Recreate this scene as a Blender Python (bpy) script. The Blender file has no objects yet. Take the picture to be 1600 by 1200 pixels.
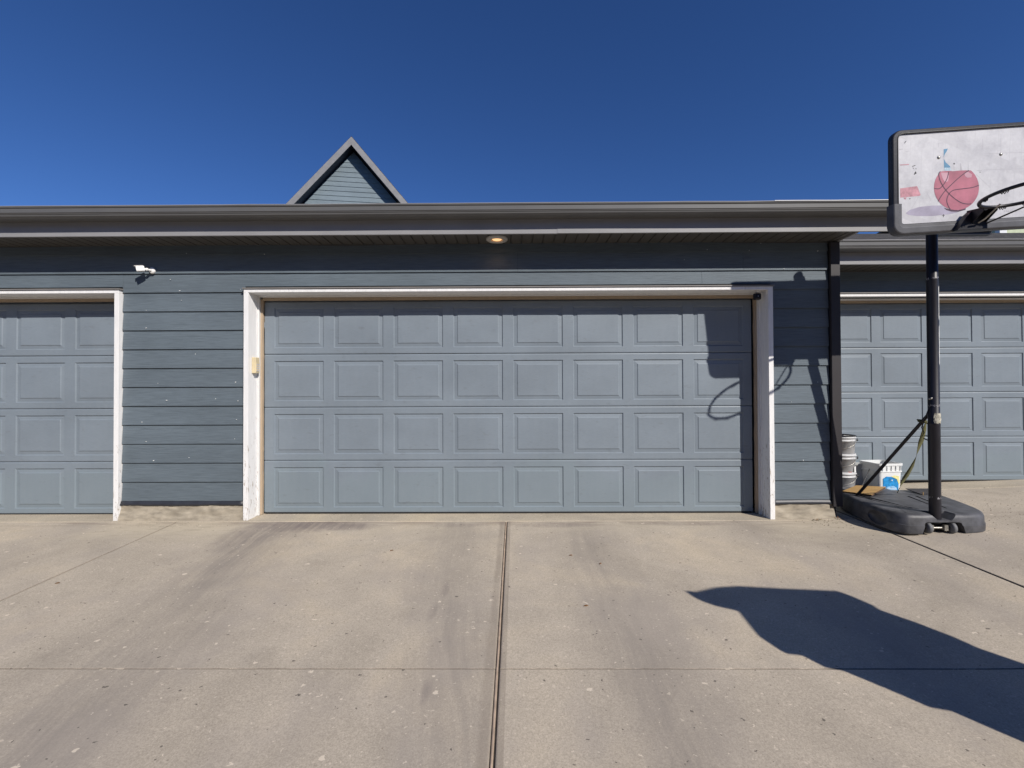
import bpy, bmesh, math, random
from mathutils import Vector, Matrix, noise
random.seed(7)
C = bpy.context.scene.collection
SUN = Vector((.745, -1, .885)).normalized()      # towards the sun
WY = 4.372                                       # siding plane
# ------------------------------------------------------------------ materials
def new_mat(name):
    m = bpy.data.materials.new(name); m.use_nodes = True
    nt = m.node_tree; b = nt.nodes['Principled BSDF']
    return m, nt, b
def N(nt, t, **kw):
    n = nt.nodes.new(t)
    for k, v in kw.items():
        if k.startswith('i_'): n.inputs[k[2:].replace('_', ' ')].default_value = v
        else: setattr(n, k, v)
    return n
def pos(nt, scale=(1, 1, 1), rot=(0, 0, 0), loc=(0, 0, 0)):
    g = N(nt, 'ShaderNodeNewGeometry'); mp = N(nt, 'ShaderNodeMapping')
    mp.inputs['Scale'].default_value = scale; mp.inputs['Rotation'].default_value = rot; mp.inputs['Location'].default_value = loc
    nt.links.new(g.outputs['Position'], mp.inputs['Vector']); return mp.outputs[0]
def nz(nt, vec, scale, detail=4, rough=.55, dist=0):
    n = N(nt, 'ShaderNodeTexNoise'); n.inputs['Scale'].default_value = scale; n.inputs['Detail'].default_value = detail
    n.inputs['Roughness'].default_value = rough; n.inputs['Distortion'].default_value = dist
    nt.links.new(vec, n.inputs['Vector']); return n.outputs['Fac']
def ramp(nt, fac, stops):
    r = N(nt, 'ShaderNodeValToRGB'); el = r.color_ramp.elements
    while len(el) < len(stops): el.new(.5)
    for e, (p, c) in zip(el, stops):
        e.position = p; e.color = (c[0], c[1], c[2], 1) if isinstance(c, (tuple, list)) else (c, c, c, 1)
    nt.links.new(fac, r.inputs[0]); return r.outputs[0]
def mixc(nt, fac, a, b, mode='MIX'):
    m = N(nt, 'ShaderNodeMix', data_type='RGBA', blend_type=mode)
    for s, v in ((m.inputs[0], fac), (m.inputs[6], a), (m.inputs[7], b)):
        if isinstance(v, (int, float)): s.default_value = v
        elif isinstance(v, (tuple, list)): s.default_value = (v[0], v[1], v[2], 1)
        else: nt.links.new(v, s)
    return m.outputs[2]
def math_(nt, op, a, b=None, clamp=False):
    m = N(nt, 'ShaderNodeMath', operation=op, use_clamp=clamp)
    for s, v in ((m.inputs[0], a), (m.inputs[1], b)):
        if v is None: continue
        if isinstance(v, (int, float)): s.default_value = v
        else: nt.links.new(v, s)
    return m.outputs[0]
def bump(nt, b, h, strength, dist=.002):
    n = N(nt, 'ShaderNodeBump'); n.inputs['Strength'].default_value = strength; n.inputs['Distance'].default_value = dist
    nt.links.new(h, n.inputs['Height']); nt.links.new(n.outputs[0], b.inputs['Normal'])
def setc(nt, b, c):
    if isinstance(c, (tuple, list)): b.inputs['Base Color'].default_value = (c[0], c[1], c[2], 1)
    else: nt.links.new(c, b.inputs['Base Color'])
def simple(name, col, rough=.6, var=.12, scale=6, bs=.1, bscale=120, metal=0, stretch=(1, 1, 1), spec=.4):
    m, nt, b = new_mat(name); v = pos(nt, stretch)
    f = nz(nt, v, scale, 5); lo = tuple(c * (1 - var) for c in col); hi = tuple(c * (1 + var) for c in col)
    setc(nt, b, ramp(nt, f, [(.3, lo), (.7, hi)])); b.inputs['Roughness'].default_value = rough
    b.inputs['Metallic'].default_value = metal; b.inputs['Specular IOR Level'].default_value = spec
    if bs: bump(nt, b, nz(nt, v, bscale, 3), bs)
    return m
def m_siding(name, col, grain=True):
    m, nt, b = new_mat(name); v = pos(nt, (1.2, 9, 26)); v2 = pos(nt)
    g = nz(nt, v, 5, 6, .65, .4); big = nz(nt, v2, 1.3, 3)
    c = ramp(nt, big, [(.3, tuple(x * .93 for x in col)), (.7, tuple(x * 1.07 for x in col))])
    c = mixc(nt, .75, c, ramp(nt, g, [(.3, .70), (.5, 1.0), (.72, 1.25)]), 'MULTIPLY')
    c = mixc(nt, .5, c, ramp(nt, nz(nt, pos(nt, (.5, 1, 5.4)), 1, 1), [(.35, .9), (.65, 1.12)]), 'MULTIPLY')
    sp = N(nt, 'ShaderNodeTexVoronoi'); sp.inputs['Scale'].default_value = 5; nt.links.new(v2, sp.inputs['Vector'])
    near = math_(nt, 'LESS_THAN', sp.outputs['Distance'], .022)
    c = mixc(nt, near, c, (.5, .52, .5))
    setc(nt, b, c); b.inputs['Roughness'].default_value = .62; b.inputs['Specular IOR Level'].default_value = .3
    bump(nt, b, g, .8, .003); return m
def m_door(name, col):
    m, nt, b = new_mat(name); v = pos(nt, (1.5, 6, 9)); v2 = pos(nt, (1, 1, 1.6))
    big = nz(nt, v2, 1.7, 4); g = nz(nt, v, 14, 5)
    c = ramp(nt, big, [(.3, tuple(x * .92 for x in col)), (.7, tuple(x * 1.08 for x in col))])
    c = mixc(nt, .35, c, ramp(nt, g, [(.35, .9), (.65, 1.08)]), 'MULTIPLY')
    # dusty grime near the bottom rail, drifting edge
    sep = N(nt, 'ShaderNodeSeparateXYZ'); nt.links.new(pos(nt), sep.inputs[0])
    hh = math_(nt, 'ADD', sep.outputs[2], math_(nt, 'MULTIPLY', nz(nt, pos(nt, (1, 1, 1), (0, 0, 0), (3, 0, 0)), 1.6, 3), -.75))
    gr = ramp(nt, hh, [(.0, 1.0), (.09, 0.0)])
    c = mixc(nt, math_(nt, 'MULTIPLY', gr, .46), c, (.19, .235, .26))
    sm = ramp(nt, nz(nt, pos(nt, (2, 1, 5)), 6, 5), [(.62, 0.0), (.72, 1.0)])
    c = mixc(nt, math_(nt, 'MULTIPLY', sm, .28), c, (.13, .14, .15))
    ft = ramp(nt, nz(nt, pos(nt, (9, 1, .9)), 3, 6, .65), [(.40, 0.0), (.72, 1.0)])     # faint run-down streaks and faded patches
    c = mixc(nt, math_(nt, 'MULTIPLY', ft, .07), c, (.30, .32, .335))
    setc(nt, b, c); b.inputs['Roughness'].default_value = .5; b.inputs['Specular IOR Level'].default_value = .4
    bump(nt, b, math_(nt, 'ADD', nz(nt, pos(nt, (2.5, 8, 20)), 40, 4), nz(nt, pos(nt, (1, 1, 14)), 9, 5)), .3, .0012); return m
def m_white(name, wear=.45, base=(.82, .81, .80), zwear=True):
    m, nt, b = new_mat(name); v = pos(nt, (14, 14, 1.6)); v2 = pos(nt)
    c = ramp(nt, nz(nt, v, 3, 5), [(.3, tuple(x * .9 for x in base)), (.7, base)])
    f = nz(nt, pos(nt, (9, 9, 2.2)), 5, 8, .7, .6)
    sep = N(nt, 'ShaderNodeSeparateXYZ'); nt.links.new(v2, sep.inputs[0])
    low = math_(nt, 'MULTIPLY', math_(nt, 'SUBTRACT', 1.3, sep.outputs[2], True), .11)
    ff = math_(nt, 'ADD', f, low)
    c = mixc(nt, math_(nt, 'MULTIPLY', ramp(nt, ff, [(.66, 0.0), (.70, 1.0)]), wear), c, (.34, .28, .22))
    c = mixc(nt, math_(nt, 'MULTIPLY', ramp(nt, nz(nt, pos(nt, (30, 30, 3)), 4, 5), [(.58, 0.0), (.75, 1.0)]), .3 * wear), c, (.3, .3, .31))
    setc(nt, b, c); b.inputs['Roughness'].default_value = .55
    bump(nt, b, ff, .25, .002); return m
def m_concrete(name, col, marks=True):
    m, nt, b = new_mat(name); v = pos(nt)
    big = nz(nt, pos(nt, (1, 1, 1)), .9, 5, .6, .6); mid = nz(nt, v, 4.5, 6, .65); fine = nz(nt, v, 160, 4, .7); vf = nz(nt, v, 420, 2, .6)
    c = ramp(nt, big, [(.28, tuple(x * .80 for x in col)), (.5, col), (.70, (col[0] * 1.16, col[1] * 1.13, col[2] * 1.06))])
    c = mixc(nt, .7, c, ramp(nt, mid, [(.25, .88), (.5, 1.0), (.75, 1.08)]), 'MULTIPLY')
    c = mixc(nt, .8, c, ramp(nt, fine, [(.25, .62), (.5, 1.0), (.75, 1.34)]), 'MULTIPLY')
    g2 = nz(nt, v, 70, 3, .7); c = mixc(nt, .6, c, ramp(nt, g2, [(.3, .8), (.5, 1.0), (.7, 1.16)]), 'MULTIPLY')
    c = mixc(nt, .5, c, ramp(nt, vf, [(.25, .7), (.5, 1.0), (.75, 1.25)]), 'MULTIPLY')
    purple = ramp(nt, nz(nt, pos(nt, (1.3, .8, 1), (0, 0, .5), (5, 2, 0)), 1.5, 4), [(.5, 0.0), (.68, 1.0)])
    c = mixc(nt, math_(nt, 'MULTIPLY', purple, .45), c, (col[0] * .78, col[1] * .79, col[2] * .86))
    if marks:
        sp_ = N(nt, 'ShaderNodeSeparateXYZ'); nt.links.new(v, sp_.inputs[0])
        yy = math_(nt, 'SUBTRACT', 4.3, sp_.outputs[1])
        bend = math_(nt, 'MULTIPLY', math_(nt, 'MULTIPLY', yy, yy), -.045)
        xw = math_(nt, 'ADD', math_(nt, 'ADD', sp_.outputs[0], math_(nt, 'MULTIPLY', bend, math_(nt, 'LESS_THAN', sp_.outputs[0], JC_))), math_(nt, 'MULTIPLY', math_(nt, 'SUBTRACT', nz(nt, v, .8, 2), .5), .22))
        cmb = N(nt, 'ShaderNodeCombineXYZ'); nt.links.new(xw, cmb.inputs[0]); nt.links.new(math_(nt, 'MULTIPLY', sp_.outputs[1], .05), cmb.inputs[1])
        streak = nz(nt, cmb.outputs[0], 17, 7, .72); patch = ramp(nt, nz(nt, pos(nt, (1, .6, 1), (0, 0, 0), (2, 1, 0)), 2.2, 4), [(.3, .35), (.65, 1.0)])
        for cx, hw, s in ((-2.15, .46, .95), (-.50, .38, .68), (.60, .38, .66), (1.95, .45, .34), (-3.9, .3, .25), (2.75, .22, .22)):
            d = math_(nt, 'DIVIDE', math_(nt, 'ABSOLUTE', math_(nt, 'SUBTRACT', xw, cx)), hw)
            band = ramp(nt, d, [(.1, 1.0), (1.0, 0.0)])
            msk = math_(nt, 'MULTIPLY', math_(nt, 'MULTIPLY', band, ramp(nt, streak, [(.30, .25), (.62, 1.0)])), patch)
            c = mixc(nt, math_(nt, 'MULTIPLY', msk, s), c, (col[0] * .54, col[1] * .55, col[2] * .60))
        for cx, hw, st in ((-3.15, .95, .75), (2.85, .7, .6), (-.9, .6, .22), (1.1, .9, .3)):
            ddx = math_(nt, 'DIVIDE', math_(nt, 'ABSOLUTE', math_(nt, 'SUBTRACT', sp_.outputs[0], cx)), hw)
            ddy = math_(nt, 'DIVIDE', math_(nt, 'SUBTRACT', 4.34, sp_.outputs[1]), .62 if hw < .8 or cx < -3 else .4)
            msk = ramp(nt, math_(nt, 'ADD', math_(nt, 'MAXIMUM', ddx, ddy), math_(nt, 'MULTIPLY', math_(nt, 'SUBTRACT', nz(nt, pos(nt, (1, 3, 1)), 3, 6, .65), .5), .9)), [(.35, 1.0), (.95, 0.0)])
            c = mixc(nt, math_(nt, 'MULTIPLY', msk, st), c, (.52, .45, .34))
            w_ = ramp(nt, nz(nt, pos(nt, (2.2, 11, 1), (0, 0, .25)), 2.4, 6, .7), [(.52, 0.0), (.64, 1.0)])
            c = mixc(nt, math_(nt, 'MULTIPLY', math_(nt, 'MULTIPLY', msk, w_), .5 * st), c, (.24, .20, .15))
        # dark scorched fan just outside the left half of the doorway
        for cx, cy, rx, ry, st in ((-1.90, 4.22, .55, .22, .7), (-1.50, 4.16, .3, .12, .5), (-2.3, 4.0, .3, .45, .45), (-.458, 2.93, .03, .13, .42), (-.49, 2.68, .03, .12, .3), (-.40, 2.02, .03, .10, .4), (.33, 4.2, .5, .08, .4), (1.5, 4.22, .5, .06, .35), (-.6, 4.2, .4, .07, .3)):
            ddx = math_(nt, 'DIVIDE', math_(nt, 'SUBTRACT', sp_.outputs[0], cx), rx); ddy = math_(nt, 'DIVIDE', math_(nt, 'SUBTRACT', sp_.outputs[1], cy), ry)
            rr2 = math_(nt, 'ADD', math_(nt, 'MULTIPLY', ddx, ddx), math_(nt, 'MULTIPLY', ddy, ddy))
            msk = math_(nt, 'MULTIPLY', ramp(nt, math_(nt, 'ADD', rr2, math_(nt, 'MULTIPLY', math_(nt, 'SUBTRACT', nz(nt, v, 9, 4), .5), .9)), [(.1, 1.0), (1.0, 0.0)]), ramp(nt, streak, [(.3, .3), (.6, 1.0)]))
            c = mixc(nt, math_(nt, 'MULTIPLY', msk, st), c, (col[0] * .36, col[1] * .35, col[2] * .42))
    # spalled chips (pale) and dark specks: random cells of a voronoi, elongated
    pale = tuple(min(1, x * 1.6) for x in col)
    for sc_, thr, rad, cc, seed, st in ((20, .92, .26, pale, (0, 0, 0), .7), (13, .95, .19, pale, (3, 7, 0), .7), (34, .90, .30, tuple(min(1, x * 1.35) for x in col), (4, 3, 0), .6),
                                    (22, .94, .22, (.08, .07, .06), (9, 4, 0), .75), (48, .96, .34, (.08, .07, .06), (2, 1, 0), .75), (60, .93, .36, pale, (6, 1, 0), .55)):
        vn = N(nt, 'ShaderNodeTexVoronoi'); vn.inputs['Scale'].default_value = sc_
        dv = N(nt, 'ShaderNodeVectorMath', operation='ADD'); nt.links.new(pos(nt, (1, 1.25, 1), (0, 0, .6), seed), dv.inputs[0])
        nn = N(nt, 'ShaderNodeTexNoise'); nn.inputs['Scale'].default_value = 55; nt.links.new(v, nn.inputs['Vector'])
        mm = N(nt, 'ShaderNodeVectorMath', operation='SCALE'); nt.links.new(nn.outputs['Color'], mm.inputs[0]); mm.inputs['Scale'].default_value = .035
        nt.links.new(mm.outputs[0], dv.inputs[1]); nt.links.new(dv.outputs[0], vn.inputs['Vector'])
        s2 = N(nt, 'ShaderNodeSeparateColor'); nt.links.new(vn.outputs['Color'], s2.inputs[0])
        pick = math_(nt, 'GREATER_THAN', s2.outputs[0], thr)
        rr_ = math_(nt, 'MULTIPLY', s2.outputs[1], rad)
        inside = math_(nt, 'LESS_THAN', vn.outputs['Distance'], rr_)
        c = mixc(nt, math_(nt, 'MULTIPLY', math_(nt, 'MULTIPLY', pick, inside), st), c, cc)
    if marks:   # darker tooled border and stain beside the centre joint, damp line along the apron joint
        sep = N(nt, 'ShaderNodeSeparateXYZ'); nt.links.new(v, sep.inputs[0])
        dx = math_(nt, 'SUBTRACT', sep.outputs[0], -.088)
        wob = math_(nt, 'MULTIPLY', math_(nt, 'SUBTRACT', nz(nt, pos(nt, (3, 1, 1)), 3, 5), .5), .03)
        ad = math_(nt, 'ADD', math_(nt, 'ABSOLUTE', math_(nt, 'ADD', dx, .006)), wob)
        band = ramp(nt, ad, [(.045, 1.0), (.066, 0.0)])
        right = math_(nt, 'MULTIPLY', math_(nt, 'LESS_THAN', dx, .040), math_(nt, 'GREATER_THAN', dx, 0))
        left = math_(nt, 'MULTIPLY', band, math_(nt, 'LESS_THAN', dx, 0))
        k = math_(nt, 'MULTIPLY', math_(nt, 'ADD', right, left), ramp(nt, nz(nt, pos(nt, (6, 1.2, 1)), 2, 5), [(.3, .25), (.7, .62)]))
        c = mixc(nt, k, c, (col[0] * .55, col[1] * .53, col[2] * .53))
        sy = ramp(nt, math_(nt, 'ABSOLUTE', math_(nt, 'SUBTRACT', sep.outputs[1], 4.27)), [(.0, 1.0), (.12, 0.0)])
        c = mixc(nt, math_(nt, 'MULTIPLY', sy, ramp(nt, nz(nt, pos(nt, (1.6, 8, 1)), 1.6, 4), [(.42, 0.0), (.62, .5)])), c, (col[0] * .42, col[1] * .38, col[2] * .4))
    if marks:   # dirt packed in and beside the saw cut and slab joints
        for ax, at, wd_, st in ((1, 2.176, .0042, .6), (0, -3.205, .011, .42), (0, 3.19, .012, .7)):
            q_ = math_(nt, 'ABSOLUTE', math_(nt, 'SUBTRACT', math_(nt, 'ADD', sep.outputs[ax], math_(nt, 'MULTIPLY', math_(nt, 'SUBTRACT', nz(nt, v, 14, 4), .5), .006)), at))
            c = mixc(nt, math_(nt, 'MULTIPLY', math_(nt, 'LESS_THAN', q_, wd_), st), c, (.07, .058, .05))
    setc(nt, b, c); b.inputs['Roughness'].default_value = .88; b.inputs['Specular IOR Level'].default_value = .2
    h = math_(nt, 'ADD', math_(nt, 'MULTIPLY', fine, .6), math_(nt, 'MULTIPLY', vf, .4))
    bump(nt, b, h, .5, .002); return m
M = {}
JC_ = -.088
CON = (.452, .390, .312)
M['concrete'] = m_concrete('driveway_concrete', CON)
M['apron'] = m_concrete('apron_concrete', (.44, .38, .295), False)
M['foundation'] = simple('foundation_concrete', (.315, .275, .215), .9, .32, 9, 1.0, 26, 0, (1, 1, 3))
M['siding'] = m_siding('blue_grey_fibre_cement', (.110, .136, .158))
M['door'] = m_door('garage_door_paint', (.189, .223, .258))
M['white'] = m_white('weathered_white_wood', .75)
M['whitestop'] = m_white('white_stop', .25, (.74, .73, .71))
M['tan'] = m_white('bare_tan_wood', .8, (.42, .32, .22))
M['taupe'] = simple('taupe_aluminium', (.118, .117, .116), .42, .06, 3, .04, 60, 0)
M['soffit'] = simple('soffit_vinyl', (.082, .078, .072), .6, .06, 3, .03, 60)
M['fascia'] = simple('fascia_aluminium', (.275, .272, .278), .42, .06, 3, .04, 60, 0)
M['brown'] = simple('corner_board_brown', (.034, .030, .032), .5, .1, 8, .12, 90)
M['flash'] = simple('black_flashing', (.03, .032, .04), .45, .2, 14, .3, 30)
M['capgrey'] = simple('grey_drip_cap', (.20, .19, .18), .5, .1)
M['sheath'] = simple('wall_sheathing', (.05, .055, .06), .8)
M['black'] = simple('black_plastic', (.012, .012, .016), .38, .3, 12, .15, 80)
M['pole'] = simple('black_powder_coat', (.014, .013, .018), .42, .35, 9, .25, 50, 0, (1, 1, .3))
M['camwhite'] = simple('white_plastic', (.8, .79, .77), .35, .03)
M['lens'] = simple('camera_glass', (.01, .01, .012), .1, .1, 5, 0)
M['cream'] = simple('aged_cream_plastic', (.62, .52, .33), .5, .12)
M['seal'] = simple('black_rubber', (.02, .02, .02), .7)
M['bead'] = simple('tan_joint_sealant', (.40, .30, .22), .8, .25, 12, .4, 60)
M['grey_plastic'] = simple('base_grey_plastic', (.070, .070, .077), .5, .5, 9, .35, 40)
M['frame'] = simple('board_frame_plastic', (.085, .086, .096), .5, .22, 9, .3, 60)
M['frame_dark'] = simple('board_frame_black', (.022, .022, .028), .36, .2, 9, .2, 60)
M['pail'] = simple('white_pail_plastic', (.72, .73, .72), .4, .06)
M['pailgrey'] = simple('grey_bucket_plastic', (.50, .50, .50), .45, .15, 10, .1)
M['tub'] = simple('grey_tub_plastic', (.42, .43, .42), .5, .15)
M['strap'] = simple('olive_webbing', (.105, .10, .04), .85, .25, 30, .5, 300)
M['wood'] = simple('yellow_plywood', (.44, .27, .10), .7, .2, 6, .3, 60, 0, (1, 8, 1))
M['woodedge'] = simple('plywood_edge', (.12, .07, .04), .8, .2)
M['slab'] = simple('dark_grey_block', (.12, .12, .125), .8, .2, 12, .5, 60)
M['steel'] = simple('rusty_steel', (.42, .40, .36), .38, .35, 30, .2, 80, .7)
M['wheel'] = simple('grey_wheel_rubber', (.13, .13, .135), .6, .2)
M['tape'] = simple('crumpled_masking_tape', (.42, .40, .33), .7, .45, 60, .8, 90)
M['red'] = simple('red_sticker', (.36, .06, .04), .5)
M['labelwhite'] = simple('white_label', (.78, .78, .76), .5, .03)
M['house'] = m_siding('pale_blue_lap_siding', (.16, .20, .225))
M['housetrim'] = simple('grey_rake_board', (.22, .215, .215), .5)
M['housesoffit'] = simple('dark_house_soffit', (.05, .058, .08), .7)
M['green'] = simple('pale_green_stucco', (.52, .56, .38), .8)
M['dirt'] = simple('joint_dirt', (.06, .05, .04), .95, .4, 30, .4, 80)
M['leaf'] = simple('dry_leaf', (.22, .10, .03), .8, .4, 40)
M['grit'] = simple('grit', (.16, .13, .10), .9, .5, 60)
M['asphalt'] = simple('alley_asphalt', (.06, .06, .06), .9, .2, 9, .6, 120)
def m_shingle():
    m, nt, b = new_mat('asphalt_shingle')
    br = N(nt, 'ShaderNodeTexBrick'); br.inputs['Scale'].default_value = 5.2
    br.inputs['Color1'].default_value = (.035, .032, .03, 1); br.inputs['Color2'].default_value = (.085, .078, .07, 1); br.inputs['Mortar'].default_value = (.015, .014, .013, 1)
    br.inputs['Mortar Size'].default_value = .02; nt.links.new(pos(nt), br.inputs['Vector'])
    c = mixc(nt, .6, br.outputs[0], ramp(nt, nz(nt, pos(nt), 90, 3), [(.3, .5), (.7, 1.5)]), 'MULTIPLY')
    setc(nt, b, c); b.inputs['Roughness'].default_value = .95; bump(nt, b, nz(nt, pos(nt), 60, 4), 1, .01); return m
M['shingle'] = m_shingle()
def m_board():
    m, nt, b = new_mat('worn_white_backboard'); tc = N(nt, 'ShaderNodeTexCoord')
    mp = N(nt, 'ShaderNodeMapping'); nt.links.new(tc.outputs['Object'], mp.inputs['Vector'])
    f = nz(nt, mp.outputs[0], 7, 7, .7); f2 = nz(nt, mp.outputs[0], 45, 4)
    c = ramp(nt, f, [(.3, (.46, .455, .485)), (.5, (.58, .575, .60)), (.7, (.66, .655, .675))])
    c = mixc(nt, .3, c, ramp(nt, f2, [(.3, .8), (.7, 1.1)]), 'MULTIPLY')
    br = N(nt, 'ShaderNodeTexBrick'); br.inputs['Scale'].default_value = 6; br.inputs['Mortar Size'].default_value = .012; br.inputs['Color1'].default_value = br.inputs['Color2'].default_value = (1, 1, 1, 1)
    br.inputs['Mortar'].default_value = (.8, .8, .8, 1); nt.links.new(mp.outputs[0], br.inputs['Vector'])
    c = mixc(nt, math_(nt, 'MULTIPLY', ramp(nt, f, [(.4, 0.0), (.6, .6)]), 1), c, br.outputs[0], 'MULTIPLY')
    setc(nt, b, c); b.inputs['Roughness'].default_value = .4; return m
M['board'] = m_board()
M['pink'] = simple('faded_ball_print', (.42, .14, .19), .45, .28, 7, 0)
M['pinklight'] = simple('faded_highlight_print', (.56, .32, .38), .45, .1, 9, 0)
M['ballline'] = simple('ball_line_print', (.07, .03, .06), .5)
M['lilac'] = simple('faded_shadow_print', (.36, .33, .42), .5, .2, 9, 0)
M['rose'] = simple('faded_red_print', (.50, .24, .28), .5, .3, 30, 0)
M['blue'] = simple('faded_blue_sticker', (.10, .26, .42), .5, .1, 12, 0)
M['paleblue'] = simple('pale_blue_sticker', (.42, .56, .66), .5, .3, 80, 0)
M['palegrey'] = simple('pale_grey_print', (.46, .45, .48), .5, .1)
M['chip'] = simple('black_chip_mark', (.03, .03, .035), .6)
M['labelblue'] = simple('blue_pail_label', (.015, .24, .55), .45, .45, 26, 0)
M['labelpaleblue'] = simple('light_blue_print', (.25, .48, .72), .45, .3, 60, 0)
M['labelyellow'] = simple('yellow_pail_print', (.72, .68, .30), .45, .2, 40, 0)
def m_glow():
    m, nt, b = new_mat('warm_lamp_bulb'); b.inputs['Base Color'].default_value = (.8, .6, .4, 1)
    v = N(nt, 'ShaderNodeTexCoord'); g = N(nt, 'ShaderNodeTexGradient', gradient_type='SPHERICAL')
    nt.links.new(v.outputs['Object'], g.inputs[0])
    b.inputs['Emission Color'].default_value = (1, .55, .24, 1); b.inputs['Emission Strength'].default_value = 1.1; return m
M['glow'] = m_glow()
M['ring'] = simple('lamp_trim_grey', (.42, .40, .37), .5, .05)
M['reflector'] = simple('lamp_reflector', (.62, .42, .27), .35, .1)
# ------------------------------------------------------------------ mesh tools
class MB:
    def __init__(s): s.v, s.f, s.mi, s.sm, s.mats = [], [], [], [], []
    def mat(s, k):
        if k not in s.mats: s.mats.append(k)
        return s.mats.index(k)
    def add(s, vs, fs, k, smooth=False):
        o = len(s.v); i = s.mat(k); s.v += [Vector(p) for p in vs]
        for f in fs: s.f.append([o + j for j in f]); s.mi.append(i); s.sm.append(smooth)
        return s
    def box(s, a, b, k, rot=None, ctr=None):
        x0, y0, z0 = a; x1, y1, z1 = b
        vs = [Vector(p) for p in ((x0, y0, z0), (x1, y0, z0), (x1, y1, z0), (x0, y1, z0), (x0, y0, z1), (x1, y0, z1), (x1, y1, z1), (x0, y1, z1))]
        if rot is not None:
            c = Vector(ctr) if ctr is not None else (Vector(a) + Vector(b)) / 2
            vs = [rot @ (p - c) + c for p in vs]
        return s.add(vs, [(0, 3, 2, 1), (4, 5, 6, 7), (0, 1, 5, 4), (1, 2, 6, 5), (2, 3, 7, 6), (3, 0, 4, 7)], k)
    def extx(s, prof, x0, x1, k, closed=True, cap=True, smooth=False):   # profile of (y,z) run along x
        n = len(prof); vs = [(x0, y, z) for y, z in prof] + [(x1, y, z) for y, z in prof]
        fs = [(i, (i + 1) % n, n + (i + 1) % n, n + i) for i in range(n if closed else n - 1)]
        if cap: fs += [tuple(range(n))[::-1], tuple(range(n, 2 * n))]
        return s.add(vs, fs, k, smooth)
    def prism(s, pts, off, k):     # planar polygon pts (3D) extruded by vector off
        n = len(pts); off = Vector(off); vs = [Vector(p) for p in pts] + [Vector(p) + off for p in pts]
        fs = [tuple(range(n)), tuple(range(n, 2 * n))[::-1]] + [(i, i + n, (i + 1) % n + n, (i + 1) % n) for i in range(n)]
        return s.add(vs, fs, k)
    def tube(s, path, r, k, seg=12, closed=False, cap=True, smooth=True):
        path = [Vector(p) for p in path]; n = len(path); vs = []; up = None
        for i, p in enumerate(path):
            if closed: t = (path[(i + 1) % n] - path[i - 1])
            else: t = path[min(i + 1, n - 1)] - path[max(i - 1, 0)]
            t.normalize()
            if up is None: up = t.orthogonal().normalized()
            up = (up - t * up.dot(t)).normalized(); w = t.cross(up)
            rr = r[i] if isinstance(r, (list, tuple)) else r
            vs += [p + (up * math.cos(a) + w * math.sin(a)) * rr for a in (2 * math.pi * j / seg for j in range(seg))]
        fs = []
        for i in range(n if closed else n - 1):
            for j in range(seg):
                a, b = i * seg, ((i + 1) % n) * seg
                fs.append((a + j, a + (j + 1) % seg, b + (j + 1) % seg, b + j))
        s.add(vs, fs, k, smooth)
        if cap and not closed:
            s.add(vs[:seg], [tuple(range(seg))[::-1]], k); s.add(vs[-seg:], [tuple(range(seg))], k)
        return s
    def lathe(s, prof, c, k, seg=32, smooth=True, axis=(0, 0, 1)):
        q = Vector((0, 0, 1)).rotation_difference(Vector(axis)).to_matrix(); c = Vector(c); vs = []
        for r, z in prof: vs += [c + q @ Vector((r * math.cos(2 * math.pi * j / seg), r * math.sin(2 * math.pi * j / seg), z)) for j in range(seg)]
        fs = [(i * seg + j, i * seg + (j + 1) % seg, (i + 1) * seg + (j + 1) % seg, (i + 1) * seg + j) for i in range(len(prof) - 1) for j in range(seg)]
        return s.add(vs, fs, k, smooth)
    def strip(s, path, w, k, th=.0015):   # ribbon: path points, w = list of half-width vectors
        n = len(path); vs = []
        for p, h in zip(path, w):
            p = Vector(p); h = Vector(h); vs += [p - h, p + h]
        return s.add(vs, [(2 * i, 2 * i + 1, 2 * i + 3, 2 * i + 2) for i in range(n - 1)], k, True)
    def build(s, name, parent=None, bevel=0, label=None, M4=None, solid=0, fix=True):
        me = bpy.data.meshes.new(name); vs = s.v
        if M4 is not None: vs = [M4 @ v for v in vs]
        if parent is not None:
            o = Vector(parent.get('_o', (0, 0, 0))); vs = [v - o for v in vs]
        me.from_pydata([tuple(v) for v in vs], [], s.f)
        for k in s.mats: me.materials.append(M[k])
        for p, i, m in zip(me.polygons, s.mi, s.sm): p.material_index = i; p.use_smooth = m
        if fix:
            bm = bmesh.new(); bm.from_mesh(me); bmesh.ops.recalc_face_normals(bm, faces=bm.faces); bm.to_mesh(me); bm.free()
        ob = bpy.data.objects.new(name, me); C.objects.link(ob)
        if parent is not None: ob.parent = parent; ob['_o'] = tuple(parent.get('_o', (0, 0, 0)))
        if label: ob['label'] = label
        if solid:
            md = ob.modifiers.new('s', 'SOLIDIFY'); md.thickness = solid; md.offset = 0
        if bevel:
            md = ob.modifiers.new('b', 'BEVEL'); md.width = bevel; md.segments = 2; md.limit_method = 'ANGLE'; md.angle_limit = math.radians(40); md.harden_normals = False
        return ob
def thing(name, label, cat, loc, group=None):
    o = bpy.data.objects.new(name, None); C.objects.link(o); o.location = loc; o['_o'] = tuple(loc)
    o['label'] = label; o['category'] = cat
    if group: o['group'] = group
    return o
def top(ob, label, cat, group=None):
    ob['label'] = label; ob['category'] = cat
    if group: ob['group'] = group
    return ob
def struct(ob): ob['kind'] = 'structure'; return ob
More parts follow.
